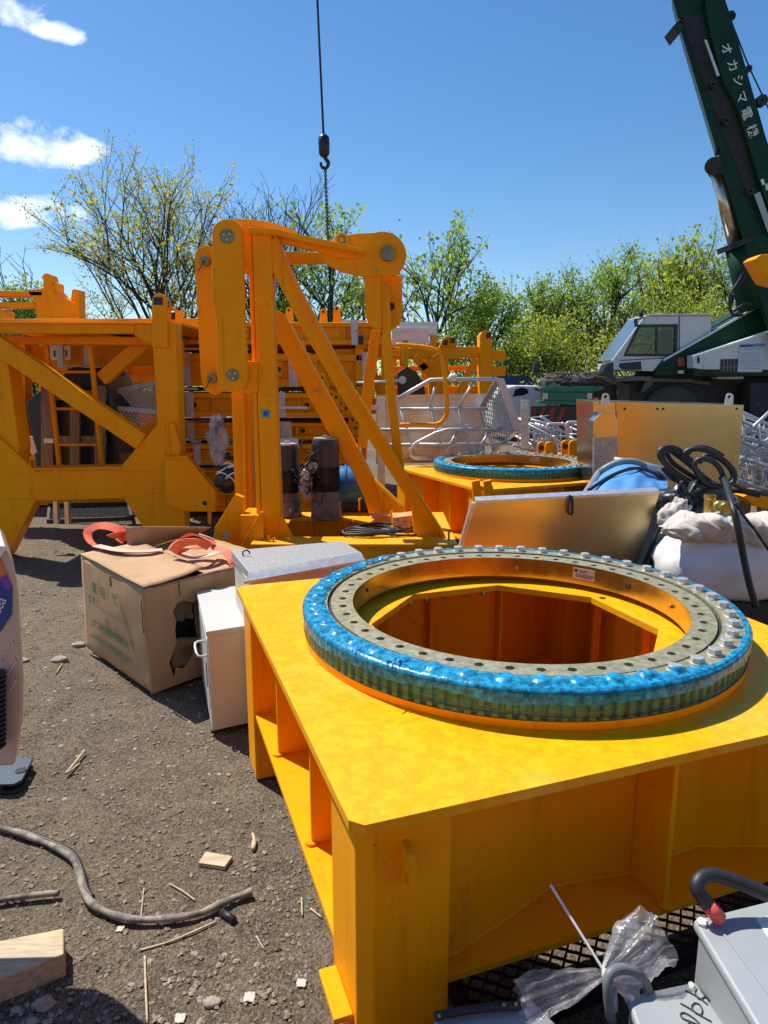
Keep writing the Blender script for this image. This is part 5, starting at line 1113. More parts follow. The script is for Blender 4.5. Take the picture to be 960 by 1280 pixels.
o=thing('cable_tie','white plastic cable tie sticking up from the clear bag','cable tie',P(757,1218,Z=.47)); part('strip',MB().beam(P(688,1106,Z=.60),P(757,1217,Z=.485),.005,.0025),WHITEP,o); part('tie_head',MB().obox(P(758,1218,Z=.484),(.008,0,0),(0,.007,0),(0,0,.008)),WHITEP,o,bevel=.002)
o=thing('clear_bag','crumpled clear plastic bag tied with a white cable tie over the terminal boxes','plastic bag',P(757,1220,Z=.44))
def pleat(seed,stretch):
    def fn(p): return p
    return fn
def bagmb(c,axis,L,R,seed,sq=.75):
    ax=V(axis).normalized(); s1=ax.orthogonal().normalized(); s2=ax.cross(s1); 
    def fn(u,v):
        th=2*pi*u; r=R*(math.sin(pi*min(1,v*.5+.03+.02*math.sin(5*th)))**.8)
        r*=1+.16*math.sin(9*th+seed+3*v)*(1-v*.6)+.28*noise.fractal(V((math.cos(th)*2,math.sin(th)*2,v*3+seed)),1,2,4)
        k=1+.10*noise.noise(V((math.cos(th)*2,math.sin(th)*2,seed)))
        return c+ax*(L*v*k)+s1*(r*math.cos(th))+s2*(r*math.sin(th)*sq)
    return MB().grid(fn,72,26,True,True)
kn=P(757,1216,Z=.475); d1=(P(808,1178,Z=.50)-kn); d2=(P(668,1246,Z=.45)-kn)
part('bag_lobe',bagmb(kn,d1,d1.length*1.25,.058,1),BAG,o); part('bag_lobe',bagmb(kn,d2,d2.length*1.2,.034,4,.6),BAG,o)
part('bag_lobe',bagmb(kn,P(800,1235,Z=.44)-kn,.07,.03,7),BAG,o)
# ---------------------------------------------------------------- wrapped machine at the left edge
E_=1.6
o=thing('wrapped_machine','beige plastic wrapped machine with a blue and orange sticker at the left edge','machine',(P(-10,960,E_).x,E_+.2,0))
part('casing',bp([(-460,676),(0,683),(6,684),(17,702),(24,740),(30,850),(29,900),(19,958),(-460,985)],E_,.30,vx=-.62),mat('beige_wrap_plastic',(.58,.46,.37),.28,0,.10,5,.4,9,dist=.006),o,bevel=.02)
part('top_rim',bp([(-460,690),(2,697),(8,686),(6,682),(-460,672)],E_-.012,.2,vx=-.62),WHITEP,o,bevel=.005)
st=part('sticker',bp([(-120,740),(6,716),(14.5,735),(14,768),(0,790),(-120,800)],E_-.004,.003),BLUEI,o); part('sticker_top',bp([(-120,715),(-1,698),(6,716),(8,722),(-120,742)],E_-.005,.003),mat('sticker_orange',(.80,.22,.07),.5,0,.1,9),o)
part('sticker_flash',bp([(-2,722),(7,719),(14,734),(8,738),(3,730)],E_-.0055,.002),mat('sticker_violet',(.25,.05,.42),.5,0,.1,9),o)
a=P(-2,760,E_-.005); xd=(P(10,734,E_)-P(-2,760,E_)).normalized(); yd=V((xd.z*-1,0,xd.x)); part('sticker_word',textmb('sea',.036,P(0,768,E_-.0045),xd,yd,.0006,'LEFT',.9),WHITEP,st)
mb=MB(); 
for (x0,y0,x1,y1) in ((2,822,16,800),(4,845,19,822),(6,868,19,846)): mb.tube([P(x0,y0,E_-.002),P(x1,y1,E_-.002),P(x1+1,y1+4,E_-.002),P(x0+1,y0+5,E_-.002)],.0012,5,True)
part('embossed_mark',mb,WHITEP,o)
mb=MB()
for i in range(16): c=P(-5,842+6*i,E_-.03); mb.lathe([(.0,-.004),(.022,-.003),(.024,0),(.022,.003),(0,.004)],c,14,closed=False)
part('ribbed_duct',mb,RUB,o)
mb=MB(); mb.box((-1.85,1.5,.0),(-1.48,1.8,P(0,975,E_).z)); part('stand',mb,DARK,o)
o=thing('foot_bracket','blue grey steel foot bracket lying on the dirt at the left edge','bracket',P(0,970,Z=.0))
fz=[P(-60,985,Z=.03),P(18,983,Z=.03),P(28,978,Z=.03),P(41,952,Z=.03),P(38,950,Z=.03),P(-60,950,Z=.03)]
mb=MB(); mb.prism(fz,(0,0,.012)); part('foot_plate',mb,mat('blue_grey_steel',(.035,.055,.09),.6,0,.15,14),o,bevel=.003)
mb=MB(); c=P(26,963,Z=.0435); mb.cyl(c,c+V((0,0,.002)),.022,16); part('slot_hole',mb,BLK,o)
mb=MB(); mb.prism([p-V((0,0,.03)) for p in fz],(0,0,.012)); mb.prism([fz[0]-V((0,0,.03)),fz[1]-V((.05,0,.03)),fz[4]-V((.08,0,.03)),fz[5]-V((0,0,.03))],(0,0,.03)); part('foot_base',mb,DARK,o)
# ---------------------------------------------------------------- things lying on the dirt
G_=lambda x,y,z=.02: (lambda p: V((p.x,p.y,gz(p.x,p.y)+z)))(P(x,y,Z=0))
hp=[G_(-60,1030),G_(0,1038),G_(45,1050),G_(85,1070),G_(98,1092),G_(106,1118),G_(125,1138),G_(160,1150),G_(205,1152),G_(250,1143),G_(290,1128),G_(315,1120)]
mb=MB(); spn=smooth_path(hp,8); mb.tube(spn,[.0115+.0015*math.sin(i*.6) for i in range(len(spn))],12); solo('old_hose',mb,DRUB,'dusty flattened black hose curving across the dirt at the lower left','hose')
mb=MB(); mb.tube([p+V((.004,.016,-.003)) for p in spn[10:44]],.009,10); solo('old_hose',mb,RUB,'cleaner black hose lying tight behind the curving dusty hose','hose')
mb=MB(); mb.tube(smooth_path([G_(-40,1132),G_(0,1126),G_(40,1121),G_(74,1117)],6),.010,10); solo('hose_offcut',mb,DRUB,'short straight dusty hose piece at the left edge of the dirt','hose')
mb=MB(); mb.tube([G_(277,1140,.012),G_(293,1152,.012)],.011,10); solo('hose_offcut',mb,RUB,'small black hose stub beside the tip of the curving hose','hose')
a=[G_(-40,1203,.075),G_(82,1183,.075),G_(82,1216,.075),G_(-40,1262,.075)]
mb=MB(); mb.prism([p for p in a],(0,0,-.075)); solo('wood_block',mb,WOOD,'short weathered timber block on the dirt in the lower left corner','timber',bevel=.004)
a=[G_(257,1066,.016),G_(291,1073,.016),G_(281,1087,.016),G_(248,1081,.016)]; mb=MB(); mb.prism(a,(0,0,-.016)); solo('wood_chip',mb,WOOD,'flat pale wood chip on the dirt right of the hose bend','wood chip',bevel=.002)
mb=MB(); mb.tube(smooth_path([G_(316,1042,.01),G_(318,1052,.012),G_(316,1064,.01)],4),[.006]*4+[.009]*4+[.006],7); solo('wood_chip',mb,WOOD,'small upright pointing stick of wood above the flat chip','wood chip')
mb=MB(); mb.tube(smooth_path([G_(82,970),G_(95,955),G_(106,940)],4),.006,6); mb.tube([G_(86,968),G_(100,957)],.004,5); solo('straw_bundle',mb,WOOD,'split pale straw bundle on the dirt below the carton','straw')
for (pts,r,lab) in (([(175,1186),(210,1178),(240,1165),(270,1150)],.0035,'thin brown twig running below the curving hose'),([(181,1195),(182,1230),(184,1278)],.0035,'long straight straw pointing at the bottom edge of the photo'),([(212,1102),(228,1112),(244,1124)],.0028,'short straw on the dirt inside the hose curve'),([(180,1108),(178,1125),(176,1146)],.0022,'fine upright straw crossing the dirt above the hose'),([(377,1122),(378,1145)],.003,'tiny upright straw near the yellow base edge'),([(388,1136),(402,1148)],.003,'dark little twig next to the yellow base edge'),([(320,1170),(330,1186)],.0022,'tiny straw between the hose stub and the yellow base'),([(78,830),(70,842)],.004,'small pale splinter near the left edge of the carton')):
    mb=MB(); mb.tube(smooth_path([G_(x,y,.006) for x,y in pts],4),r,5); solo('twig',mb,WOOD,lab,'twig','twigs and straws on the dirt')
for (x,y,s,lab) in ((55,1252,.022,'grey stone just below the timber block'),(265,1250,.017,'round pale stone near the bottom edge'),(40,1275,.013,'smaller grey stone below the stone at the timber'),(20,1258,.011,'little stone by the left end of the timber'),(165,1230,.008,'white pebble near the long straw'),(75,825,.035,'flat pale stone left of the carton'),(98,805,.03,'flat stone behind the pale one left of the carton'),(30,825,.02,'grey stone at the left edge of the dirt')):
    mb=MB(); p=G_(x,y,0); mb.blob(p+V((0,0,s*.3)),(s*1.4,s,s*.6),.35,1.6,x,14,10); solo('stone',mb,mat('stone_%d'%x,(.34,.30,.25),.9,0,.25,30,.4,60),lab,'stone','stones on the dirt')
for (x,y,s,lab) in ((377,1230,.018,'white paper scrap beside the foot of the yellow base'),(312,1248,.02,'pale torn leaf scrap at the bottom centre of the dirt'),(225,1270,.018,'curled pale leaf near the bottom edge'),(150,1158,.014,'crumbled white scrap right under the hose')):
    mb=MB(); p=G_(x,y,.005); s=s*.75; mb.grid(lambda u,v: p+V(((u-.5)*2*s+.3*s*noise.noise(V((u*3,v*3,x))),(v-.5)*2*s+.3*s*noise.noise(V((u*3,v*3,y))),.4*s*abs(noise.noise(V((u*4,v*4,x+y)))))),8,8,True); solo('paper_scrap',mb,CLOTH,lab,'scrap','pale scraps on the dirt',solid=.001)
# ---------------------------------------------------------------- mobile crane
C=18.0
cr=thing('mobile_crane','dark green rough terrain crane with white cab and raised boom behind the cabinet','crane',(P(900,500,C).x,C+1,0))
cp=lambda name,pts,Y,d,m,bev=.02,par=None,vx=0: part(name,bp(pts,Y,d,None,vx),m,par or cr,bevel=bev)
cx=lambda L:[(760+x/4.8,370+y/4.8) for x,y in L]
car_=cp('carrier',[(700,478),(1110,470),(1110,535),(700,535)],C+.15,2.2,DARK)
cp('deck_edge',[(765,470),(1110,468),(1110,473),(765,474)],C+.05,2.3,DARK,.01)
cp('fender',[(808,475),(816,472.5),(862,474),(888,478),(886,482),(862,478),(818,477),(806,490),(800,490)],C-.05,.5,mat('dusty_fender',(.09,.085,.075),.6,0,.3,5),.01)
cp('side_plate',[(772,480),(787,480),(787,535),(772,535)],C,.2,mat('rusty_plate',(.10,.07,.05),.8,0,.4,8),.01)
def wheel(px,r,Y):
    c=P(px,500,Y); c.z=r; b=MB(); b.lathe([(r*.55,-.22),(r*.9,-.26),(r,-.18),(r,.18),(r*.9,.26),(r*.55,.22)],c,40,'y'); w=part('wheel',b,mat('dusty_tyre',(.065,.06,.055),.85,0,.2,4),cr)
    b=MB(); b.lathe([(.0,-.12),(r*.3,-.16),(r*.55,-.20),(r*.55,.1),(0,.1)],c,28,'y',closed=False); part('rim',b,mat('rusty_rim',(.16,.07,.05),.7,.2,.3,5),w)
wheel(837,.78,C+.2); wheel(1010,.78,C+.2)
cp('outrigger',[(938,478),(1000,478),(1000,560),(945,560),(938,530)],C-.6,.5,DARK,.03)
# front bumper and chevrons
B_=C-1.2
cp('bumper_beam',[(674,485),(682,483),(754,483),(756,487),(742,490),(679,490)],B_,.35,GRM,.02); cp('bumper_panel',[(679,490),(742,490),(741,502),(680,501)],B_+.06,.25,GRM,.01); cp('bumper_lip',[(674,501),(742,502),(741,508),(674,504)],B_,.35,GRM,.01)
for x in (682,737): cp('marker_lamp',[(x-3,491),(x+3,491),(x+3,499),(x-3,499)],B_+.03,.05,mat('lamp_lens',(.55,.52,.45),.2,0,.1,5),.01)
cp('orange_lamp',[(741,497),(748,497),(748,503),(741,503)],B_+.02,.06,ORG_,.01)
ch=cp('chevron_board',[(664,508),(742,507),(760,560),(664,560)],B_+.25,.06,BLK,.005)
mb=MB()
for i in range(-2,7):
    x=690+i*13; poly=[(x,509),(x+6,509),(x-12,548),(x-18,548)] if i<2 else [(x+8,509),(x+14,509),(x+27,552),(x+20,552)]
    poly=[(max(666,min(752,a)),b) for a,b in poly]; mb.prism(PP(poly,B_+.242),(0,.004,0))
part('red_chevrons',mb,REDP,ch)
ch=cp('chevron_board',[(655,526),(687,519),(687,548),(655,556)],B_-.3,.05,BLK,.005); mb=MB()
for x in (655,667,679): mb.prism(PP([(x,543),(x+7,523),(x+13,521),(x+5,548)],B_-.308),(0,.004,0))
part('red_chevrons',mb,REDP,ch)
cp('step_rail',[(660,522),(686,519),(686,520),(660,523.5)],B_-.35,.05,PIPE,.003)
# cab
W_=C-.1
win=cx([(104,350),(188,182),(405,180),(402,352)])
def cabside(Y,d,m):
    o2=[(765,451),(807,394),(812,392.5),(888,392),(889,416),(850,442),(829,448),(816,464),(767,462)]
    f=lambda L:[(p.x,p.z) for p in PP(L,Y)]
    a,b_=f(o2),f(win); mb=MB(); mb.plate(a,[b_],(0,Y,0),(1,0,0),(0,0,1),d); return mb
cab=part('cab',cabside(W_,.05,TRW),TRW,cr); part('cab_far_side',cabside(W_+1.35,.05,TRW),TRW,cab)
part('cab_roof',bp([(807,394),(812,392.4),(888,391.9),(888,395),(812,396),(808,397)],W_+.051,1.3,),TRW,cab,bevel=.01); part('cab_back',bp([(886,395.5),(888,395.5),(889,416),(886,416)],W_+.051,1.3),TRW,cab); part('cab_floor',bp([(767,453),(816,451),(816,463),(767,462)],W_+.051,1.3),TRW,cab)
mb=MB(); mb.prism(PP([(765.5,450),(807,394.5),(808.5,395.5),(768,450.5)],W_+.06),(0,1.27,0)); part('windscreen',mb,mat('blue_windscreen',(.10,.16,.22),.06,0,.1,3),cab)
wfo=cx([(92,361),(181,171),(418,169),(414,364)]); f_=lambda L:[(p.x,p.z) for p in PP(L,W_)]
wfm=MB(); wfm.plate(f_(wfo),[f_(cx([(112,346),(192,188),(400,186),(397,346)]))],(0,W_-.02,0),(1,0,0),(0,0,1),.019); part('window_frame',wfm,BLK,cab)
part('door_seam',MB().beam(P(849,393,W_-.004),P(849,440,W_-.004),.02,.02,(0,1,0)),DARK,cab); part('door_seam',MB().beam(P(776,450.5,W_-.004),P(846,446.5,W_-.004),.02,.02,(0,1,0)),DARK,cab)
part('door_handle',MB().beam(P(838,449,W_-.03),P(845,448.6,W_-.03),.05,.05,(0,1,0)),BLK,cab,bevel=.01); part('wiper',MB().beam(P(778,438,W_+.3),P(792,416,W_+.3),.03,.03,(0,1,0)),BLK,cab)
part('rain_gutter',MB().beam(P(811,394.5,W_-.02),P(888,394,W_-.02),.03,.03,(0,1,0)),mat('gutter_grey',(.35,.35,.35),.5),cab)
part('mirror_glass',bp([(793,399),(797,398),(798,408),(794,409)],W_-.28,.06),BLK,cab,bevel=.015); part('mirror_stay',MB().beam(P(796,400,W_-.25),P(806,397,W_),.025,.025),BLK,cab)
part('window',bp(win,W_+.02,.006),WIN,cab)
part('window_post',bp(cx([(288,182),(298,182),(296,352),(286,352)]),W_-.005,.02),BLK,cab)
part('seat',bp(cx([(330,350),(335,230),(350,200),(385,200),(395,260),(395,352)]),W_+.5,.5),BLK,cab,bevel=.05)
part('steering_wheel',MB().lathe([(.17,-.012),(.195,-.012),(.195,.012),(.17,.012)],P(*cx([(215,290)])[0],W_+.5),20),BLK,cab)
part('mirror',bp(cx([(140,300),(165,288),(178,294),(150,312)]),W_+.2,.05),TRW,cab,bevel=.01)
part('side_grille',bp(cx([(72,404),(200,392),(202,444),(90,442),(66,425)]),W_-.02,.03),BLK,cab,bevel=.01); part('roof_beacon',MB().cyl(P(801.5,396,W_+.3),P(801.5,388,W_+.3),.05,12),DARK,cab)
cp('head_lamp_housing',[(753,466),(758,455),(767,452),(768,478),(757,481),(752,476)],C-1.0,.4,mat('navy_black',(.012,.018,.03),.4,0,.2,4),.02)
cp('mirror_arm',[(666,466),(668,454),(674,452),(676,455),(675,467)],C+.9,.15,mat('dark_mirror',(.02,.03,.035),.4,0,.2,4),.01)
# boom foot and engine cover
cp('boom_foot',[(818,468),(822,458),(829,452),(870,426),(920,398),(960,377),(1010,352),(1060,372),(1060,470),(818,470)],C-.15,1.5,GRN,.03)
mb=MB(); mb.beam(P(829,450.5,C-.17),P(960,376,C-.17),.05,.05,(0,1,0)); part('top_edge',mb,TRW,cr); mb=MB(); mb.beam(P(829,447,C+.4),P(930,388,C+.4),.10,.10,(0,1,0)); part('top_rail',mb,BLK,cr)
en=cp('engine_cover',[(878,443),(960,416.5),(1080,380),(1080,463),(879,462)],C-.55,.38,TRW,.02)
cp('cover_edge',[(878,441),(960,414.5),(1080,378),(1080,381),(960,417.5),(878,444)],C-.57,.40,WHITEP,.004,en)
cp('corner_box',[(867,444),(879,441),(879,462),(867,460)],C-.60,.4,TRW,.02,en); cp('lower_band',[(867,460),(879,462),(1080,463),(1080,470),(867,470)],C-.56,.36,GRN,.01,en)
cp('latch',[(872,446),(874.5,446),(874.5,454),(872,454)],C-.62,.02,DARK,.0,en)
g=cp('grille',[(901,449),(922.5,448.5),(922.5,465),(900,465)],C-.565,.012,BLK,0,en)
mb=MB()
for k in range(1,5): mb.beam(P(900.5+k*4.4,449,C-.57),P(900+k*4.4,465,C-.57),.012,.012,(0,1,0))
mb.beam(P(900,459,C-.57),P(922.5,458.6,C-.57),.012,.012,(0,1,0)); part('grille_bar',mb,mat('grille_bar_grey',(.3,.3,.3),.5),g)
n_=cp('notice_sheet',[(925,431),(956,429.5),(952.5,465),(922,465)],C-.575,.012,mat('notice_white',(.60,.62,.68),.5,0,.04,6),0,en)
part('notice_header',bp([(925.2,431),(956,429.5),(955.6,433),(925,434.2)],C-.58,.004),BLUEI,n_)
mb=MB()
for k in range(6): mb.prism(PP([(930.5+k*3.6,435.2),(932.3+k*3.6,435.1),(932.3+k*3.6,437),(930.5+k*3.6,437)],C-.58),(0,.003,0))
for j in range(9):
    x=927.0-.25*j
    while x<951-.3*j:
        L=rng.uniform(.8,3); mb.prism(PP([(x,440.5+j*2.5),(x+L,440.4+j*2.5),(x+L,441+j*2.5),(x,441.1+j*2.5)],C-.578),(0,.002,0)); x+=L+.6
part('notice_print',mb,mat('notice_ink',(.22,.24,.34),.6),n_)
mb=MB(); mb.prism(PP([(941,431.1),(955,430.5),(955,432.4),(941,433)],C-.5825),(0,.002,0)); part('notice_title',mb,mat('pale_blue_print',(.25,.32,.55),.5),n_)
cp('tail_lamp',[(847.5,447),(856,446.5),(856,458),(847.5,458)],C-.2,.08,mat('red_orange_lens',(.30,.05,.02),.25,0,.2,10),.005); cp('reflector',[(848,463),(855,463),(855,467),(848,467)],C-.2,.06,TRW,.005)
cp('deck_tray',[(896,471),(930,470.5),(929,474),(897,474)],C-.5,.3,mat('tan_tray',(.40,.36,.28),.7,0,.2,8),.01)
cp('hose_bundle_cover',[(768,472),(790,470),(816,471),(812,476),(770,477)],C-.3,.4,mat('dusty_cover',(.16,.15,.12),.8,0,.3,8),.02)
# boom and derricking cylinder
Q=17.2; bx=lambda L:[(740+x/3.048,y/3.048) for x,y in L]
ax=(P(*bx([(500,400)])[0],Q)-P(*bx([(640,820)])[0],Q)).normalized()
low=[(306,-10),(345,130),(470,556),(492,570),(488,590),(455,612),(440,628),(445,648),(468,655),(500,662),(520,720),(640,1140),(720,1400),(960,1300),(860,1060),(665,530),(540,95),(505,-10)]
bm=cp('boom',bx(low),Q,.55,GRN,.02,None,.46)
part('boom_edge',bp(bx([(300,-30),(312,-30),(352,130),(480,565),(470,560),(343,130)]),Q-.06,.68,None,.46),GRN,bm,bevel=.01)
part('boom_side_plate',bp(bx([(432,-10),(505,-10),(540,95),(665,530),(860,1060),(800,1080),(660,760),(600,560),(560,430),(535,370),(505,320),(492,280),(470,200),(445,100)]),Q-.14,.139),GRN,bm,bevel=.015)
part('boom_recess',bp(bx([(340,60),(430,60),(490,300),(530,380),(590,560),(640,760),(600,760),(520,560),(430,330)]),Q-.012,.011),DARK,bm)
part('extension_rod',bp(bx([(428,150),(438,150),(487,285),(478,292)]),Q-.18,.04),GALV,bm,bevel=.01)
for (x,y,r) in ((510,462,.09),(340,75,.06),(460,325,.07),(600,730,.09)): part('boom_pulley',MB().lathe([(.03,-.05),(r,-.05),(r*.85,0),(r,.05),(.03,.05)],P(*bx([(x,y)])[0],Q-.08),20,'y'),DARK,bm)
part('boom_bracket',bp(bx([(308,100),(335,70),(350,100),(330,135)]),Q-.1,.5),DARK,bm,bevel=.01)
for (x,y,r) in ((525,65,.11),(593,265,.08),(645,385,.13)):
    part('rope_guide',MB().lathe([(.02,-.06),(r,-.06),(r*.8,0),(r,.06),(.02,.06)],P(*bx([(x,y)])[0],Q+.1),18,'y'),BLK,bm); part('guide_arm',MB().beam(P(*bx([(x,y)])[0],Q+.1),P(*bx([(x-26,y+12)])[0],Q+.1),.06,.06),BLK,bm)
mb=MB(); mb.tube([P(*bx([q_])[0],Q+.1) for q_ in ((530,80),(598,255),(655,375),(720,520),(860,830))],.016,6); part('winch_rope',mb,BLK,bm)
part('white_mark',bp(bx([(642,685),(652,680),(660,700),(650,706)]),Q-.148,.008,bp(bx([(660,702),(668,698),(672,722),(664,726)]),Q-.148,.008)),WHITEP,bm); part('lower_plate',bp(bx([(618,740),(640,730),(700,900),(672,890)]),Q-.15,.01),mat('pale_plate',(.4,.42,.42),.5),bm)
txt='オカシマ電機'; cen=[(515,183),(535,248),(556,305),(574,366),(592,432),(612,500)]
for ch_,(x,y) in zip(txt,cen):
    o3=P(*bx([(x,y)])[0],Q-.145); xd=-ax; yd=V((-xd.z,0,xd.x)); m_=textmb(ch_,.265,(0,0,0),xd,yd,0,bold=.007); c=sum(m_.v,V())/len(m_.v); lo=min((v-c).dot(xd) for v in m_.v)
    mid=V(((min(v.x for v in m_.v)+max(v.x for v in m_.v))/2,0,(min(v.z for v in m_.v)+max(v.z for v in m_.v))/2))
    m_.v=[v-mid+o3 for v in m_.v]; part('boom_lettering',m_,WHITEP,bm)
# upper telescoping stages, running on out of the frame to the rope's head
s0=P(*bx([(410,-10)])[0],Q+.28); hd=tip+V((.3,.0,.4)); d_=(hd-s0)
for k,(a,b_,w) in enumerate(((0,.36,.72),(.34,.68,.6),(.66,1.0,.5))): part('boom_stage',MB().beam(s0+d_*a,s0+d_*b_,w,w,(0,1,0)),GRN,bm,bevel=.02)
part('boom_head',MB().cyl(tip+V((.25,-.1,.1)),tip+V((.25,.2,.1)),.25,18),DARK,bm)
cyl=part('lift_cylinder',MB().tube([P(*bx([(555,930)])[0],Q+.3),P(*bx([(608,1180)])[0],Q+.3)],.30,20),GRN,cr)
part('cylinder_rod',MB().tube([P(*bx([(474,640)])[0],Q+.3),P(*bx([(545,925)])[0],Q+.3)],.165,18),mat('chromed_rod',(.55,.45,.36),.22,.9,.1,5),cyl); part('rod_eye',MB().cyl(P(*bx([(462,632)])[0],Q-.05),P(*bx([(462,632)])[0],Q+.6),.19,16),DARK,cyl); part('cylinder_cap',MB().beam(P(*bx([(550,920)])[0],Q+.3),P(*bx([(556,940)])[0],Q+.3),.68,.68,(0,1,0)),DARK,cyl)
for L in ([(590,1010),(560,1070),(530,1120),(525,1170),(540,1200),(575,1200)],[(595,1020),(570,1075),(545,1115),(530,1165)],[(540,1185),(580,1160),(610,1160)]): part('hydraulic_hose',MB().tube(smooth_path([P(*bx([q_])[0],Q-.05) for q_ in L],5),.035,7),BLK,cyl)
# brush on the front deck
o=thing('brushwood','pile of dry broken branches lying on the crane front deck','branches',P(725,480,C-.8)); r=random.Random(8)
mb=MB()
for i in range(170):
    c=P(r.uniform(692,765),478-r.uniform(0,12)*math.sin(pi*r.uniform(.15,.9)),C-.9+r.uniform(-.2,.6)); L=r.uniform(.2,.8); a=r.gauss(0,.5); d=V((math.cos(a),r.uniform(-.5,.5),math.sin(a)*.5)).normalized()*L/2
    mb.tube([c-d,c+V((0,0,r.uniform(-.05,.05))),c+d],[.022,.018,.008],5)
part('branches',mb,mat('dry_branch',(.15,.115,.075),.9,0,.4,8),o)
mb=MB(); 
for i in range(5): c=P(688+i*9,474+r.uniform(-2,2),C-.9); mb.obox(c,(.3,0,.03),(0,.15,0),(0,0,.02))
part('loose_boards',mb,mat('grey_board',(.33,.32,.30),.8),o)
# ---------------------------------------------------------------- white car and blue hoarding
A=19.6
o=thing('parked_car','white hatchback parked between yellow lattice and green crane bumper','car',(P(665,540,A).x,A+.8,0))
part('body',bp([(615,500),(625,486),(645,481.5),(672,482),(684,490),(689,503),(690,522),(684,534),(615,536)],A,1.6),TRW,o,bevel=.08)
part('side_window',bp([(641,496),(644,487),(652,484),(659,486),(661,491),(655,494)],A-.02,.03),GLASS,o,bevel=.01); part('rear_window',bp([(666,486),(672,484.5),(681,489),(676,490)],A-.02,.03),GLASS,o,bevel=.01)
part('tail_lamp',bp([(676,493),(680,492),(680,500),(676,500)],A-.03,.04),mat('red_lens',(.4,.02,.015),.3),o); part('wheel',MB().lathe([(.02,-.1),(.31,-.1),(.33,.0),(.31,.1),(.02,.1)],V((P(658,525,A).x,A+.02,.33)),24,'y'),RUB,o); part('bumper',bp([(672,522),(690,516),(689,534),(672,536)],A-.04,.1),TRW,o,bevel=.03); part('door_line',bp([(655,497),(655.4,497),(655.4,530),(655,530)],A-.003,.005),DARK,o)
solo('blue_hoarding',bp([(622,470),(755,469),(755,520),(622,520)],23.5,.08),NAVY,'low dark blue site hoarding in front of the green trees','hoarding')
# ---------------------------------------------------------------- trees
def tree(label,base,top,spread,seed,leaf=None,nl=0,ls=.12,lev=3,trunk=.16,fork=.3,up=.55,kids=(5,4,4),grp='trees behind the yard',cat='tree',name='tree',lean=0,tuft=5,tr=.25,thin=1.0,wob=.36,ll=1.0):
    r=random.Random(seed); base=V(base); H=top-base.z
    o=thing(name,label,cat,base,grp); mb=MB(); tips=[]
    def branch(p,d,L,rad,lv):
        n=4 if lv<2 else 3; pts=[p]; dd=d.copy()
        for i in range(n):
            dd=(dd+V((r.gauss(0,.11),r.gauss(0,.11),r.gauss(.04,.07)))).normalized(); pts.append(pts[-1]+dd*L/n)
        mb.tube(pts,[max(.007*thin,rad*(1-.62*i/n)) for i in range(n+1)],(7,6,4,3,3)[min(lv,4)],caps=False)
        if lv>=lev: tips.extend(pts[1:]); return
        if lv>=lev-1: tips.extend(pts[2:])
        k=kids[min(lv,len(kids)-1)]
        for i in range(k):
            t=(fork+(1-fork)*(i+.6)/k) if lv==0 else (.25+.75*(i+.8)/k)
            x=t*n; a=int(min(n-1,x)); q=pts[a].lerp(pts[a+1],x-a)
            az=2.4*i+r.uniform(-.6,.6); h=V((math.cos(az)*spread,math.sin(az)*spread*.8,0))
            nd=(dd*up+h*(1.15-.8*t)+V((0,0,.2))).normalized() if lv==0 else (dd*.8+V((r.gauss(0,.45),r.gauss(0,.45),r.gauss(.12,.3)))).normalized()
            branch(q,nd,L*r.uniform(.52,.72)*((1.15-.35*t)*ll if lv==0 else 1),rad*(.55 if lv==0 else .5),lv+1)
        if lv==0: branch(pts[-1],dd,L*.5,rad*.4,1)
    branch(base,V((lean,0,1)).normalized(),H*.62,trunk,0)
    zmax=max(v.z for v in mb.v); k=H/(zmax-base.z)
    mb.v=[base+(v-base)*k if True else v for v in mb.v]
    part('trunk',mb,BARK,o); 
    if nl:
        lm=MB(); vs=[];fs=[]
        for i in range(nl):
            c=base+(r.choice(tips)-base)*k+V((r.gauss(0,tr),r.gauss(0,tr),r.gauss(0,tr*.8)))
            a=V((r.gauss(0,1),r.gauss(0,1),r.gauss(0,.6))).normalized(); b=a.orthogonal().normalized(); ang=r.uniform(0,6.28); b2=a.cross(b); u=(b*math.cos(ang)+b2*math.sin(ang)); w=a.cross(u); s=ls*r.uniform(.6,1.4)
            j=len(vs); vs+=[c-u*s,c+w*s*.55+a*s*.15,c+u*s,c-w*s*.55-a*s*.1]; fs.append((j,j+1,j+2,j+3))
        lm.add(vs,fs); part('crown',lm,leaf,o)
    return o
gp=lambda px,Y: (P(px,477,Y).x,Y,0)
zt_=lambda y,Y: P(480,y,Y).z
def dense(label,px,y,Y,seed,leaf,nl,spread=.75,**k): return tree(label,gp(px,Y),zt_(y,Y),spread,seed,leaf,int(nl*(.8 if nl>2500 else 1.1)),**k)
# the big sparse tree at upper left, fan of ascending limbs from a low fork
tree('large spring tree with sparse yellow-green leaf tufts fanning over the left mast',gp(188,24),zt_(168,24),.92,21,LEAFY,13000,.038,4,.16,.20,.70,(13,4,4,3),tr=.09,thin=.95,wob=.27,ll=1.18)
dense('dark bare tree with fine twigs right of the big leafing tree',326,203,27,31,None,0,.55,lev=4,kids=(6,5,4,3),trunk=.17,thin=1.3)
dense('leafing slim tree just left of the A-frame link plates',246,212,26,33,LEAFY,900,.5,lev=4,kids=(6,4,4,2),trunk=.13,ls=.08,tr=.12,thin=1.2)
dense('bare twiggy tree above the A-frame top chord',388,236,28,35,LEAFO,350,.6,lev=4,kids=(6,5,4,3),trunk=.16,ls=.07,tr=.12,thin=1.3)
dense('thin leafing tree rising behind the A-frame head',436,254,27,37,LEAFG,1700,.5,lev=4,kids=(6,4,4,2),trunk=.18,ls=.09,tr=.18,thin=1.2)
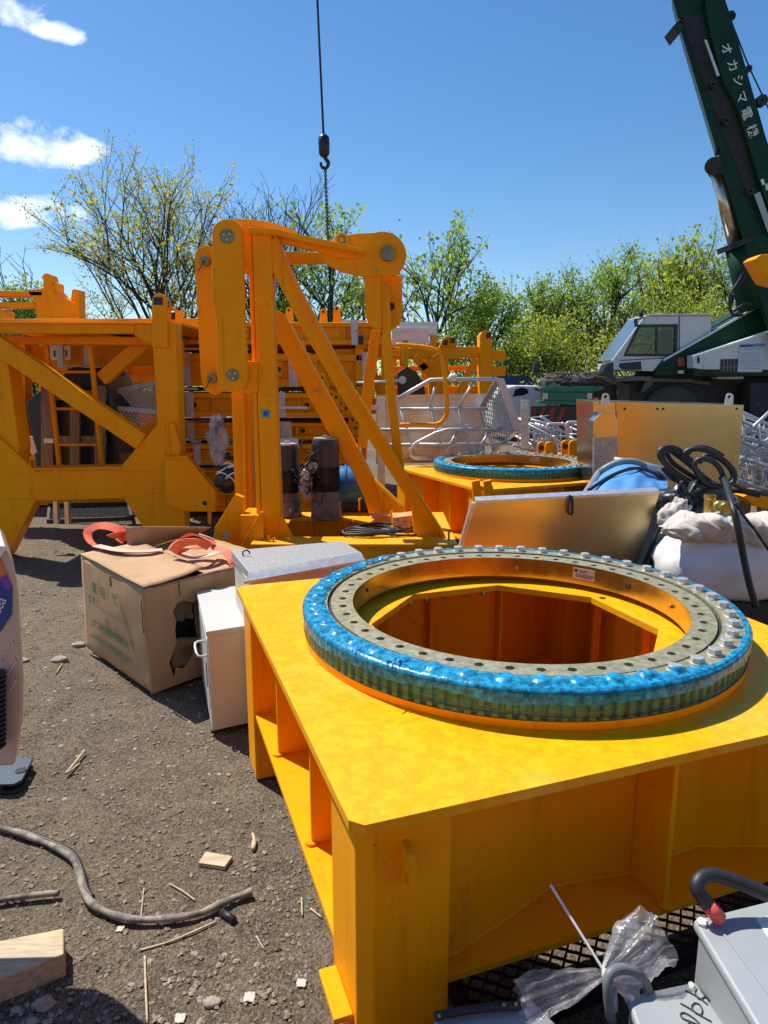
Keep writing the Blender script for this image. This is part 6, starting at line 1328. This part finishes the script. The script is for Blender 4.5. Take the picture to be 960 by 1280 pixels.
dense('tall half bare tree right of the A-frame head',528,268,27,39,LEAFG,1500,.6,lev=4,kids=(6,5,4,2),trunk=.17,ls=.09,tr=.18,thin=1.2)
dense('round fresh green tree left in the wood behind the lattice',600,338,27,41,LEAFG,7800,.8,ls=.06,tr=.15,lev=4,kids=(9,5,4,3),trunk=.15,fork=.15)
dense('fresh green tree with dark trunk right of the round one',655,335,28,43,LEAFG,6450,.7,ls=.06,tr=.15,lev=4,kids=(9,5,4,3),trunk=.2,fork=.2)
dense('nearly bare grey tree in the middle of the wood',703,308,27,45,LEAFO,650,.75,lev=4,kids=(6,5,4,3),trunk=.2,ls=.08,fork=.2,thin=1.3)
dense('tall bright green tree above the crane bumper',758,296,28,47,LEAFG,6900,.65,ls=.06,tr=.15,lev=4,kids=(9,5,4,3),trunk=.19,fork=.2)
dense('bare topped tree with dark leaning limb left of the cab',790,285,30,49,LEAFO,1500,.6,lev=4,kids=(7,5,4,2),trunk=.2,ls=.1,lean=-.1,thin=1.2)
dense('olive spring tree directly behind the white cab',838,286,31,51,LEAFO,6300,.7,ls=.055,tr=.14,lev=4,kids=(9,5,4,3),trunk=.18,fork=.2)
dense('pale leafing tree between the cab and the lift cylinder',884,284,31,53,LEAFO,5400,.6,ls=.055,tr=.14,lev=4,kids=(9,5,4,3),trunk=.17,fork=.2)
dense('yellow green tree partly behind the green boom',942,322,30,55,LEAFO,5700,.7,ls=.06,tr=.15,lev=4,kids=(9,5,4,3),trunk=.17,fork=.15)
dense('deep green bushy tree at the far left edge',-4,342,23,57,LEAFG,5400,.7,ls=.06,tr=.15,lev=4,kids=(9,5,4,3),trunk=.14,fork=.12)
dense('small dark bare tree standing behind the distant yellow frame',66,308,25,58,None,0,.5,lev=3,kids=(5,4,4),trunk=.10,thin=1.2)
dense('dark evergreen sapling between the A-frame struts',352,362,21,59,LEAFD,1500,.4,ls=.09,tr=.14,kids=(8,4,3),trunk=.07,fork=.1)
for i,(px,y,Y,leaf,nl,lab) in enumerate(((40,378,21,LEAFD,2200,'dark green hedge bush below the distant yellow frame'),(96,382,22,LEAFG,2200,'low bright bush left of the big sparse tree trunk'),(150,388,23,LEAFG,1800,'low bush at the foot of the big sparse tree'),(575,385,25,LEAFG,2600,'leafy bush behind the lattice corner post'),(640,400,25,LEAFG,2600,'green bush above the left end of the blue hoarding'),(690,392,24.5,LEAFO,3000,'yellow green bush above the middle of the blue hoarding'),(735,385,25,LEAFO,3200,'yellow green bush above the brushwood pile'),(785,372,24.5,LEAFO,3200,'bright shrub seen left of the cab windscreen'),(835,352,26,LEAFO,3200,'shrub seen through the cab window'),(890,360,25,LEAFO,3200,'olive shrub right behind the cab back'),(935,368,24.5,LEAFO,3000,'golden shrub under the lift cylinder'),(985,365,25,LEAFO,2600,'shrub behind the boom foot at the right edge'))):
    tree(lab,gp(px,Y),zt_(y,Y),1.0,70+i,leaf,int(nl*1.3),.05,4,.06,.05,.3,(9,5,4,2),'bushes along the yard edge','bush','bush',tr=.14)
# far wood closing the gaps, one mass
mb=MB(); r=random.Random(77); vs=[];fs=[]
for i in range(24000):
    x=r.uniform(-34,44); Y=r.uniform(33,44); h=(3.1+1.2*noise.noise(V((x*.22,3,1))) if x>2 else 2.9+1.0*noise.noise(V((x*.3,8,1)))); z=h*r.random()**.8; c=V((x,Y,z))
    a=V((r.gauss(0,1),r.gauss(0,1),r.gauss(0,.6))).normalized(); u=a.orthogonal().normalized(); w=a.cross(u); s=.11*r.uniform(.6,1.4); j=len(vs); vs+=[c-u*s,c+w*s*.6,c+u*s,c-w*s*.6]; fs.append((j,j+1,j+2,j+3))
mb.add(vs,fs); solo('far_wood',mb,LEAFG,'low green far wood closing the view behind the single trees','wood',kind='stuff')
# ---------------------------------------------------------------- yellow sections standing behind the viewpoint (mirrored in the metal sheets)
o=thing('mast_section','yellow mast section standing behind the viewpoint and mirrored in the metal sheets','mast section',(1.2,-5.4,0))
mb=MB()
for z in (.1,1.02,1.94): mb.box((-4.5,-5.6,z),(6.5,-5.3,z+.88))
part('chord',mb,YEL,o,bevel=.02)
mb=MB()
for x in (-4.6,-1.8,1.0,3.8,6.3): mb.box((x,-5.75,0),(x+.22,-5.61,3.0))
part('upright',mb,YEL,o,bevel=.02)
